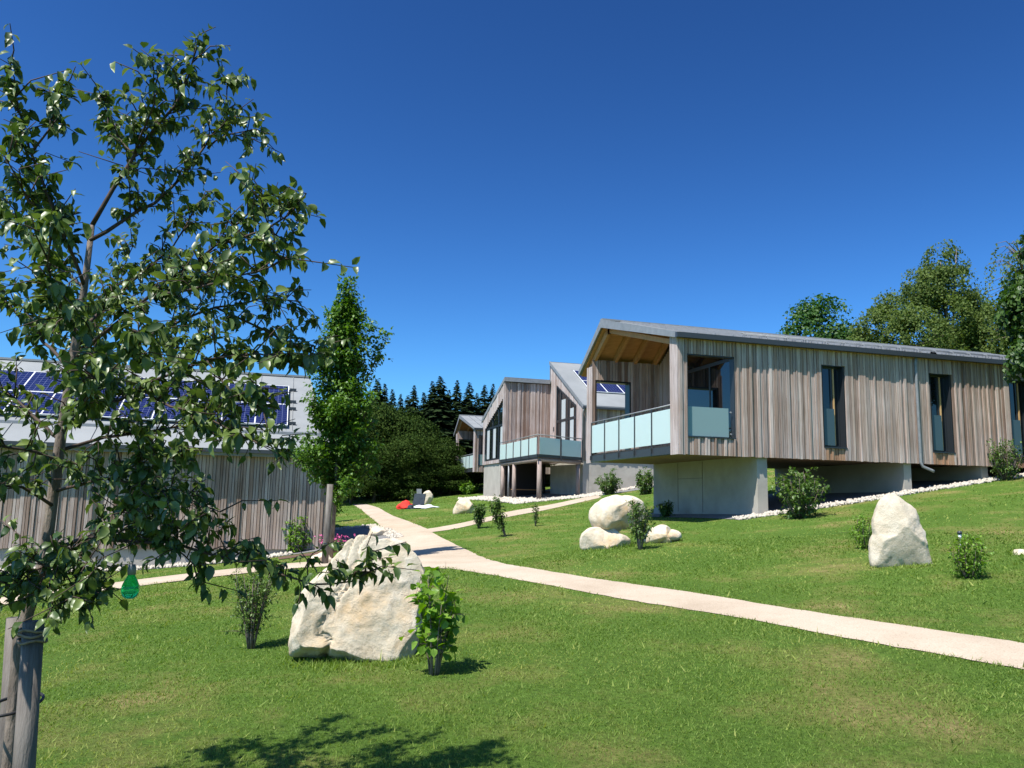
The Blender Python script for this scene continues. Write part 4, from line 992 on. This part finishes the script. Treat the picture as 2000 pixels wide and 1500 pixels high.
f = obj('crown', scatter('crown', *leaf_template(.62, .25, .2, (0, .45, 1), (0, 1, 0)), frames(A, Nn), P, S, rng.beta(1.6, 2.0, len(P))), 'hornbeam', ho); tag(f, kind='stuff')
o, _, _ = stake('tree_stake', 'tall weathered stake beside the columnar hornbeam', Vector((g.x+.03, g.y, g.z+1.68)), Vector((g.x, g.y, g.z)), .07)

# woodland edge, spruces
def spruce_mesh(seed, H=14.0, R=2.6):
    r = np.random.default_rng(seed); P = []; A = []; Nn = []; S = []
    z = H
    while z > .6:
        t = 1-z/H; rad_ = R*t*r.uniform(.72, 1.15)+.05; nb = int(7+rad_*5.5)
        for k in range(nb):
            a = r.uniform(0, 6.283); rl = rad_*r.uniform(.6, 1.1)
            m_ = max(2, int(rl/.26))
            for j in range(m_):
                f = (j+.6)/m_; zz = z-.42*rl*f+.12*rl*f*f+r.normal()*.05
                for s in (-1, 1):
                    aa = a+s*r.uniform(.1, .5); d = np.array([math.cos(aa), math.sin(aa), -.3])
                    P.append((math.cos(a)*rl*f, math.sin(a)*rl*f, zz)); A.append(d); Nn.append((0.15*r.normal(), .15*r.normal(), 1)); S.append(r.uniform(.5, 1.0)*(.2+.8*min(1, rad_)))
        z -= .17+.26*t
    P = np.array(P); A = np.array(A); Nn = unit(np.array(Nn)); S = np.array(S)
    T = (np.array([(0, 0, 0), (.3, .5, -.05), (0, 1, -.14), (-.3, .5, -.05)], float), QUADL[1])
    return scatter('crown', *T, frames(A, Nn), P, S, r.beta(1.6, 2.4, len(P)))
SPM = [spruce_mesh(1, 14, 3.3), spruce_mesh(2, 14, 4.6), spruce_mesh(3, 14, 2.7)]
TRK = MB().tube([(0, 0, -.3), (0, 0, 6), (0, 0, 13.6)], [.22, .16, .03], 8).mesh('trunk')
ORD = ['first', 'second', 'third', 'fourth', 'fifth', 'sixth', 'seventh', 'eighth', 'ninth', 'tenth', 'eleventh', 'twelfth', 'thirteenth', 'fourteenth', 'fifteenth', 'sixteenth', 'seventeenth']
SPR = [(700,770,84,2),(722,764,80,0),(738,742,82,1),(752,750,88,2),(767,761,84,2),(783,770,88,2),(797,772,92,0),(809,753,82,0),(828,767,86,2),(845,745,84,2),(860,735,78,1),(877,762,90,2),(893,743,86,0),(917,747,82,0),(932,768,92,2),(947,752,84,0),(963,750,84,2)]
for k, (x, y, Y, v) in enumerate(SPR):
    top = atY(x, y, Y); zb = gz(top.x, Y); s = (top.z-zb)/14.0
    lab = 'dark spruce of the forest skyline, %s from the left' % ORD[k]
    if x == 860: lab = 'broadest and tallest dark spruce of the forest skyline'
    o = thing('spruce_tree', lab, 'tree', (top.x, Y, zb), k*1.3, 'spruces of the forest skyline'); o.scale = (s*random.uniform(1.15, 1.5), s*random.uniform(1.15, 1.5), s)
    obj('trunk', TRK, 'bark', o); q = obj('crown', SPM[v], 'spruce', o); tag(q, kind='stuff')
def wood_mesh(seed, n=15000):
    r = random.Random(seed); lobes = []
    for k in range(9):
        z = r.uniform(.16, .84); w = .5*math.sin(math.pi*min(.95, z+.12))**.6
        lobes.append((r.uniform(-.5, .5)*w*1.1, r.uniform(-.5, .5)*w*1.1, z, .26*r.uniform(.8, 1.2), .26*r.uniform(.8, 1.2), .17*r.uniform(.8, 1.2)))
    lobes.append((0, 0, .45, .36, .36, .42))
    P, A, Nn, S = crown_leaves(lobes, n, (.016, .034), seed, .5); P[:, 2] = np.maximum(P[:, 2], .01)
    return scatter('crown', *QUADL, frames(A, Nn), P, S, np.random.default_rng(seed).beta(1.5, 2.4, n))
WM = [wood_mesh(1), wood_mesh(2), wood_mesh(3)]
WTR = MB().tube([(0, 0, -.05), (.01, 0, .3), (0, .01, .7)], [.022, .017, .006], 8).mesh('trunk')
WD = [(642,800,60,6.5),(672,792,58,6.2),(700,800,62,7),(728,778,64,7),(757,775,65,7.2),(786,785,66,7),(815,800,64,6.6),(690,870,55,5),(735,862,56,5.2),(780,850,58,5.6),(828,838,60,5.6),(866,846,61,5.4),(895,880,64,6),(655,880,52,4.6),(925,900,68,6),(880,905,60,4.4),(800,905,58,4.4)]
for k, (x, y, Y, w) in enumerate(WD):
    top = atY(x, y, Y); zb = gz(top.x, Y); h_ = top.z-zb
    o = thing('woodland_tree', 'leafy tree of the dark woodland edge, %s counting from the back row left' % ORD[k], 'tree', (top.x, Y, zb), k*.9, 'leafy trees of the woodland edge'); o.scale = (w, w, h_)
    obj('trunk', WTR, 'bark', o); q = obj('crown', WM[k % 3], 'wood_tree', o); tag(q, kind='stuff')
# trees behind and beside the near house
tp = atY(1598, 585, 52); zb = gz(tp.x, 52); H_ = tp.z-zb
tree('round_tree', 'dense dark green round tree behind the roof of the near house', (tp.x, 52, zb), H_*.4, .25,
     [(0, 0, H_*.66, 2.9, 2.6, H_*.33), (-1.3, -.4, H_*.6, 1.9, 1.9, H_*.25), (1.5, -.3, H_*.58, 1.9, 1.9, H_*.26), (.2, -1.2, H_*.55, 2.2, 1.8, H_*.26)], 16000, (.16, .3), 'dark_tree', 61)
tp = atY(1845, 472, 46); zb = gz(tp.x, 46); H_ = tp.z-zb
r = random.Random(5); lb = []
for (dx, hz, w, q) in ((0, .9, 1.3, .1), (.3, .78, 1.9, .13), (-1.2, .76, 1.5, .12), (-2.4, .66, 1.6, .12), (-3.6, .56, 1.7, .12), (-4.2, .46, 1.5, .13), (-2.6, .5, 2.0, .15), (-.8, .6, 2.1, .15), (1.2, .62, 1.9, .15), (2.3, .55, 1.6, .15), (.4, .45, 2.2, .16), (-1.5, .36, 2.0, .14), (2.0, .38, 1.8, .14), (-3.6, .34, 1.6, .12), (-5.0, .40, 1.5, .12), (-5.2, .3, 1.5, .12), (-6.2, .36, 1.6, .12), (-6.0, .24, 1.6, .12), (3.4, .5, 1.7, .15), (3.6, .35, 1.8, .15)):
    lb.append((dx, r.uniform(-1.2, 1.0), H_*hz, w, w*.9, H_*q))
tree('birch_tree', 'large olive-green birch rising behind the roof of the near house', (tp.x, 46, zb), H_*.55, .2, lb, 75000, (.10, .2), 'birch', 62, 22, bright=(1.8, 2.0))
# weeping birch: hanging strands
tp = atY(1985, 470, 42); zb = gz(tp.x, 42); H_ = tp.z-zb; r_ = np.random.default_rng(63)
wb = thing('weeping_birch', 'weeping birch with hanging strands at the right edge', 'tree', (tp.x, 42, zb)); items = [([(0, 0, -.2), (.1, 0, H_*.5), (.2, 0, H_*.97)], [.2, .14, .03])]; PP = []
for k in range(120):
    a = r_.uniform(0, 6.283); z0 = H_*r_.uniform(.5, .98); q = r_.uniform(.3, 2.4)*(1.15-z0/H_*.5); L_ = r_.uniform(1.0, 3.4)
    c = np.array([math.cos(a)*q, math.sin(a)*q, z0]); items.append(([(0.15, 0, z0-.5), tuple(c*[.5, .5, 1]+[0, 0, .2]), tuple(c)], [.03, .02, .01]))
    for t in np.arange(0, L_, .055): PP.append(c+np.array([math.cos(a)*t*.12, math.sin(a)*t*.12, -t])+r_.normal(size=3)*.07)
tubes('trunk', items, 'bark', wb, 5); PP = np.array(PP); n = len(PP)
q = obj('crown', scatter('crown', *QUADL, frames(np.tile([0, 0, -1.], (n, 1))+r_.normal(size=(n, 3))*.5, r_.normal(size=(n, 3))), PP, r_.uniform(.09, .17, n), r_.beta(2.2, 1.8, n)), 'birch', wb); tag(q, kind='stuff')
# maple at the right edge, in front of the house end
bx, by = 14.2, 20.6; zb = gz(bx, by)
tree('maple_tree', 'dark leafy maple at the right edge in front of the near house', (bx, by, zb), 2.2, .1,
     [(0, 0, 3.6, 1.25, 1.2, 1.3), (.2, .1, 5.2, 1.15, 1.1, 1.3), (.15, 0, 6.4, .7, .7, .9), (-.55, -.2, 3.1, .75, .7, .75), (.9, 0, 4.0, 1.1, 1, 1.2), (-.45, 0, 4.5, .8, .8, .8)], 15000, (.09, .17), 'maple', 64, 14, T=leaf_template(.95, .15, .2, (0, .45, 1), (0, 1, 0)))

# ------------------------------------------------------------------ small things on the lawn
g = G(1877, 1088)
sl_ = thing('solar_light', 'thin garden solar light on a spike beside the small round shrub', 'lamp', g)
MB().tube([(0, 0, -.05), (0, 0, .26)], .007, 8).build('spike', 'metal', sl_)
MB().tube([(0, 0, .26), (0, 0, .34)], [.02, .026], 12).build('lens', 'white', sl_)
MB().tube([(0, 0, .341), (0, 0, .375), (0, 0, .39)], [.036, .034, .012], 12).build('cap', 'metal_dark', sl_)
g = G(795, 994)
def blob(name, label, cat, loc_, dims, mat, seed, lump=.25):
    bm = bmesh.new(); bmesh.ops.create_icosphere(bm, subdivisions=4, radius=1.0); rr = random.Random(seed); off = Vector((rr.uniform(0, 99), 3, 1))
    for v in bm.verts:
        d = mnoise.fractal(v.co*1.6+off, 1, 2, 4)*lump; v.co = Vector((v.co.x*dims[0], v.co.y*dims[1], max(-.02, v.co.z*dims[2])))*(1+d)
    me = bpy.data.meshes.new(name); bm.to_mesh(me); bm.free()
    for f in me.polygons: f.use_smooth = True
    o = obj(name, me, mat); o.location = loc_; return tag(o, label, cat)
blob('red_bag', 'red bag lying on the far lawn beside the folding chair', 'bag', G(791, 994), (.42, .3, .34), 'red', 1, .4)
blob('white_blanket', 'pale crumpled blanket on the far lawn by the small leaning stone', 'blanket', G(832, 992), (.62, .5, .13), 'sheet', 2, .5)
blob('dark_bag', 'small dark bag between the red bag and the folding chair', 'bag', G(803, 994), (.22, .2, .2), 'navy', 3, .35)
g = G(813, 992)
ch = thing('folding_chair', 'low dark folding chair on the far lawn by the blanket', 'chair', g, -.35)
MB().box(-.32, .32, -.25, .25, .14, .18).build('seat', 'navy', ch)
MB().prism([(.2, .16), (.26, .16), (.45, .72), (.39, .74)], 'x', -.32, .32).build('backrest', 'navy', ch)
for sx in (-1, 1):
    MB().tube([(sx*.3, -.24, -.03), (sx*.3, .24, .17)], .015, 6).build('leg', 'metal', ch); MB().tube([(sx*.3, .24, -.03), (sx*.3, -.24, .17)], .015, 6).build('leg', 'metal', ch)
g = G(818, 980)
sg_ = thing('small_sign', 'small grey sign on a post on the far lawn', 'sign', g)
MB().tube([(0, 0, -.1), (0, 0, .75)], .018, 6).build('post', 'metal', sg_); MB().box(-.16, .16, -.03, -.015, .5, .82).build('board', 'metal', sg_)

# ------------------------------------------------------------------ grass
def grass(n, dmin, dmax, seed, az=(-46, 46)):
    r = np.random.default_rng(seed); q = 1.35
    d = (dmin**(2-q)+(dmax**(2-q)-dmin**(2-q))*r.random(n))**(1/(2-q)); a = np.radians(r.uniform(az[0], az[1], n))
    x = d*np.sin(a); y = d*np.cos(a)
    keep = ~on_path(x, y, -.03) & ~in_excl(x, y)
    bare = np.array([mnoise.noise((xx*.45+40, yy*.45, 5)) for xx, yy in zip(x, y)]); keep &= r.random(n) > np.clip((bare-.12)*2.2, 0, .7); x = x[keep]; y = y[keep]; d = d[keep]; n = len(x)
    # uneven, tufty growth
    nz = np.array([mnoise.noise((xx*1.3, yy*1.3, 0)) for xx, yy in zip(x, y)]); nz2 = np.array([mnoise.noise((xx*.45+40, yy*.45, 5)) for xx, yy in zip(x, y)])
    z = ground(x, y)-.006
    ed = on_path(x, y, .12)
    h = (.012+.020*r.random(n)**2)*(1+.4*nz)*(1+.012*d); h = np.maximum(h, .010); h[ed] *= 1.25
    for cx, cy, ra, rb in ROCKS:          # the mower leaves longer grass round the stones
        e = np.hypot((x-cx)/(ra+.10), (y-cy)/(rb+.12)); h[e < 1.0] *= 2.3
    tall = r.random(n) < .012; h[tall] *= 1.9
    w = (.0028+.0022*r.random(n))*np.maximum(1, d*.2); w[tall] *= 1.6
    th = r.uniform(0, 6.283, n); lean = r.uniform(.3, 1.4, n)*h; la = r.uniform(0, 6.283, n)
    bx = np.cos(th)*w; by = np.sin(th)*w; tx = np.cos(la)*lean; ty = np.sin(la)*lean
    V = np.empty((n, 3, 3)); V[:, 0] = np.c_[x-bx, y-by, z]; V[:, 1] = np.c_[x+bx, y+by, z]; V[:, 2] = np.c_[x+tx, y+ty, z+h]
    dry = np.clip((nz2-.05)*2.6, 0, 1)
    ti = np.clip(.10+.2*r.random(n)+.10*nz+.75*dry*r.random(n)+.3*(r.random(n) < .04)+tall*.2, 0, 1)
    return V.reshape(-1, 3), np.repeat(ti, 3)
V1, t1_ = grass(400000, 3.2, 17, 1); V2, t2_ = grass(210000, 15, 62, 2, (-40, 42))
V = np.r_[V1, V2]; ti = np.r_[t1_, t2_]
go = obj('lawn_grass', np_mesh('lawn_grass', V, np.arange(len(V)).reshape(-1, 3), ti), 'blade'); tag(go, 'short mown grass of the sloping lawn', 'grass', kind='stuff')
